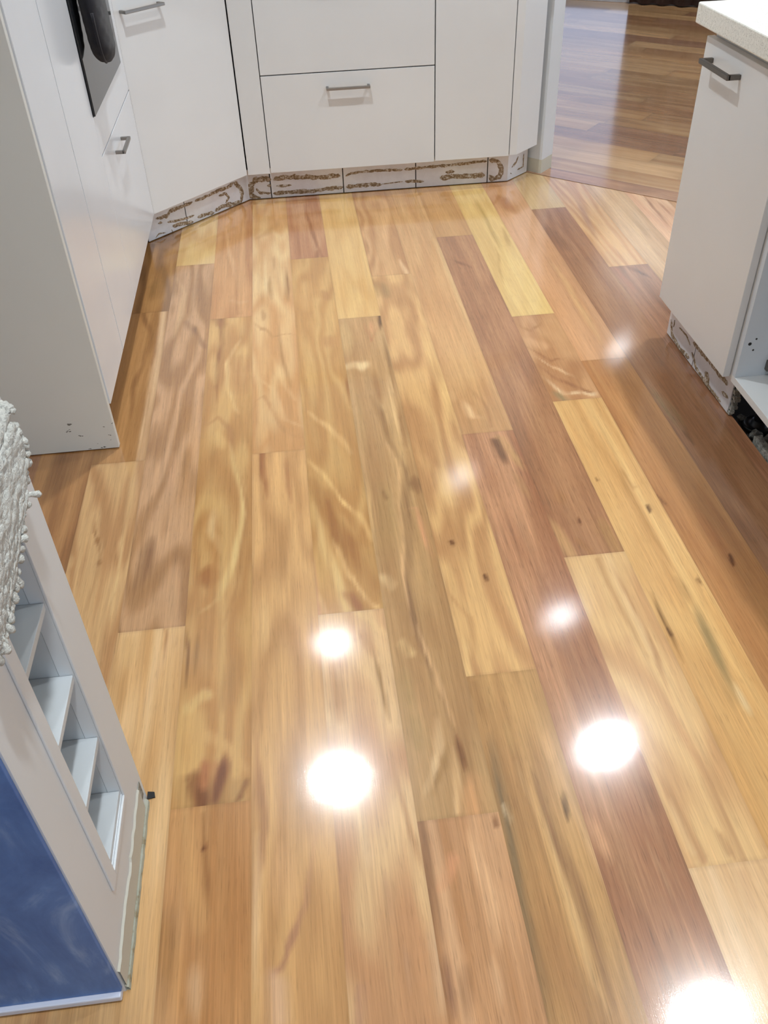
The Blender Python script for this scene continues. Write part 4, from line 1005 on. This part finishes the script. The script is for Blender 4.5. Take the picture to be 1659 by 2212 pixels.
for a, b in zip(rows, rows[1:]):
    for k in range(4): bm.faces.new((a[k], a[(k + 1) % 4], b[(k + 1) % 4], b[k]))
bm.faces.new(rows[0]); bm.faces.new(rows[-1][::-1])
tag(obj('broken_tile_strip', bm, MORTAR), 'rough strip of broken tile and plaster along the floor edge below the open cabinet', 'tile strip')

# ------------------------------------------------------------------ bench end with pigeonholes on the left
UX, UY0, UY1 = -.17, .541, .842
be = thing('bench_end_unit', 'white bench end unit with a column of pigeonholes in the lower left', 'shelf unit', (-.3, .69, 0))
sy0, sy1 = .642, .757; SZ0 = .151; PIT = .1297; NS = 5; SZ1 = SZ0 + PIT * NS
UT = .842
bm = BM()
box(bm, UX - .018, UX, UY0, sy0, .0, UT); box(bm, UX - .018, UX, sy1, UY1, .0, UT)
box(bm, UX - .018, UX, sy0, sy1, .0, SZ0 - .010); box(bm, UX - .018, UX, sy0, sy1, SZ1, UT)
bmesh.ops.remove_doubles(bm, verts=bm.verts[:], dist=1e-5)
obj('front_panel', bm, PAINT, be)
bm = BM(); box(bm, -.66, UX - .018, UY1 - .018, UY1, .0, UT); box(bm, -.66, UX - .018, UY0, UY0 + .016, .0, UT); box(bm, -.66, -.642, UY0, UY1, 0, UT)
obj('carcass', bm, PAINT, be)
GREYIN = laminate('grey_white_interior', (206, 212, 216), .5)
bm = BM(); box(bm, -.46, UX - .0185, sy0 - .010, sy0, SZ0 - .01, SZ1); box(bm, -.46, UX - .0185, sy1, sy1 + .010, SZ0 - .01, SZ1); box(bm, -.47, -.46, sy0 - .01, sy1 + .01, SZ0 - .01, SZ1)
obj('niche_lining', bm, GREYIN, be)
for i in range(NS):
    z = SZ0 + PIT * i
    bm = BM(); box(bm, -.458, UX - .0015, sy0 + .0005, sy1 - .0005, z - .010, z); sh = obj('shelf', bm, GREYIN, be, .0006)
bm = BM()
box(bm, UX, UX + .0035, .618, sy0 - .0005, .127, SZ1 + .02); box(bm, UX, UX + .0035, sy1 + .0005, sy1 + .010, .127, SZ1 + .02)
box(bm, UX, UX + .0035, sy0 - .0005, sy1 + .0005, .127, SZ0 - .012); box(bm, UX, UX + .0035, sy0 - .0005, sy1 + .0005, SZ1 + .002, SZ1 + .02)
obj('niche_frame', bm, PAINT, be, .001)
# torn skirting line: ragged plaster and sealant at the foot
bm = BM(); rr = random.Random(5); lo = []; N = 60
for i in range(N + 1):
    y = UY0 + .002 + (UY1 - .03 - UY0) * i / N
    zt = .058 + .010 * (fbm(np.array([i * .13]), np.array([2.2]), 3)[0] - .5) * 2 + (.006 if i > 34 else 0)
    lo.append([bm.verts.new(p) for p in ((UX, y, .012), (UX + .003, y, .013), (UX + .003, y, zt - .003), (UX, y, zt))])
for a, b in zip(lo, lo[1:]):
    for k in range(3): bm.faces.new((a[k], a[k + 1], b[k + 1], b[k]))
SKIM = laminate('old_skirting_paint', (204, 202, 190), .6)
po = obj('torn_paint_edge', bm, SKIM, be)
bm = BM(); lo = []
for i in range(N + 1):
    y = UY0 + .001 + (UY1 - .012 - UY0) * i / N
    w = .005 + .002 * (fbm(np.array([i * .4]), np.array([9.2]), 3)[0]) 
    lo.append([bm.verts.new(p) for p in ((UX, y, .001), (UX + w, y, .001), (UX + w * .8, y, .008), (UX, y, .013))])
for a, b in zip(lo, lo[1:]):
    for k in range(3): bm.faces.new((a[k], a[k + 1], b[k + 1], b[k]))
obj('sealant_strip', bm, SEAL, be)
bm = BM(); box(bm, UX, UX + .0016, UY1 - .028, UY1 - .012, .028, .062); obj('old_fixing_mark', bm, MORTAR, be, .0005)
bm = BM(); prism(bm, [(UX + .001, UY1 - .006), (UX + .014, UY1 - .004), (UX + .012, UY1 + .006), (UX + .001, UY1 + .008)], .0006, .0025)  # flat black patch painted in for the dark of a floor notch
tag(obj('floor_notch', bm, BLACKPL), 'flat dark patch standing in for a dark notch in the floor at the bench end corner', 'floor_notch')
bm = BM(); box(bm, -.68, UX, UY0 - .004, UY1, UT + .0005, UT + .03)
tag(obj('bench_worktop', bm, STONE, None, .002), 'stone worktop on the bench end above the pigeonholes', 'worktop')
# --- blue chalkboard on the near face
cb = thing('chalkboard', 'smeared blue painted chalkboard on the near side of the bench end', 'chalkboard', (-.4, .535, 0))
bm = BM(); box(bm, -.64, UX - .002, .534, .5405, .017, .80); obj('board', bm, BLUE, cb, .0008)
bm = BM(); box(bm, -.64, UX - .003, .527, .5405, .004, .0168); eo = obj('edge_strip', bm, mat('white_strip', (214, 220, 236), .4), cb, .002); eo['label'] = 'white strip'

# --- fluffy cream towel hung over the bench end
def towel():
    rl = thing('towel_rail', 'slim metal towel rail on the bench end, under the cream towel', 'towel rail', (-.146, .65, .797))
    bm = BM(); tube(bm, [(-.146, .556, .797), (-.146, .728, .797)], .005, 12); obj('rail', bm, STEEL, rl, smooth=True)
    for yy in (.565, .72):
        bm = BM(); tube(bm, [(-.1695, yy, .797), (-.1465, yy, .797)], .0042, 10); obj('bracket', bm, STEEL, rl, smooth=True)
    t = thing('towel', 'fluffy cream fringed towel hanging on the rail of the bench end above the pigeonholes', 'towel', (-.146, .65, .70))
    bm = BM(); nu, nv = 60, 150; ya, yb = .55, .75
    V = []; r = .013; zt = .797; xb = -.146; LB = .06; LT = LB + math.pi * r + .100
    def base(s):
        if s < LB: return (xb - r, zt - (LB - s))
        s -= LB
        if s < math.pi * r:
            a = s / r; return (xb - r * math.cos(a), zt + r * math.sin(a))
        s -= math.pi * r
        return (xb + r + .003 * math.sin(s * 40), zt - s)
    for j in range(nv + 1):
        s = LT * j / nv; x, z = base(s)
        f = max(0, (s - LB - math.pi * r * .5) / (LT - LB - math.pi * r * .5))
        for i in range(nu + 1):
            q = i / nu; y = ya + (yb - ya) * q - (.012 * f + .10 * max(0, (f - .6) / .4)) * q
            k = (fbm(np.array([q * 26 + 5]), np.array([s * 150 + 3]), 3)[0] - .5)
            edge = max(0, 1 - min(q, 1 - q) / .07)
            amp = (.012 if f < .25 else .006) + .005 * edge
            if s < LB: amp = .002
            V.append(bm.verts.new((x + k * amp, y + k * .006, z + k * amp * (1 if f < .2 else .4) - .012 * f * (1 - q))))
    W = nu + 1
    for j in range(nv):
        for i in range(nu): bm.faces.new((V[j * W + i], V[j * W + i + 1], V[(j + 1) * W + i + 1], V[(j + 1) * W + i]))
    o = obj('pile_sheet', bm, TOWEL, t, smooth=True)
    sm = o.modifiers.new('solid', 'SOLIDIFY'); sm.thickness = .007; sm.offset = 0
    # looped fringe along the far edge and the bottom corner
    rr = random.Random(2)
    me = o.data
    for j in range(62, nv, 3):
        for e_ in ((nu,) if j < nv - 2 else range(0, nu + 1, 2)):
            p = Vector(me.vertices[j * W + e_].co)
            d = Vector((rr.uniform(-.2, .9), 1 if e_ == nu else rr.uniform(-.3, .3), rr.uniform(-.5, .3) if j < nv - 2 else -1)).normalized()
            L = rr.uniform(.003, .008) * (2.2 if rr.random() < .12 else 1)
            bm = BM(); r0 = rr.uniform(.0028, .0042)
            tube(bm, [p - d * .004, p + d * L * .5 + Vector((0, 0, -.001)), p + d * L + Vector((0, 0, -.003)), p + d * (L + .003) + Vector((0, 0, -.004))], [r0, r0 * .9, r0 * 1.25, r0 * .5], 8)
            bmw.append(bm)
    allb = BM()
    for b in bmw:
        tmp = bpy.data.meshes.new('x'); b.to_mesh(tmp); b.free(); allb.from_mesh(tmp); bpy.data.meshes.remove(tmp)
    fr = obj('fringe', allb, TOWEL, t, smooth=True); fr['kind'] = 'stuff'
bmw = []
towel()
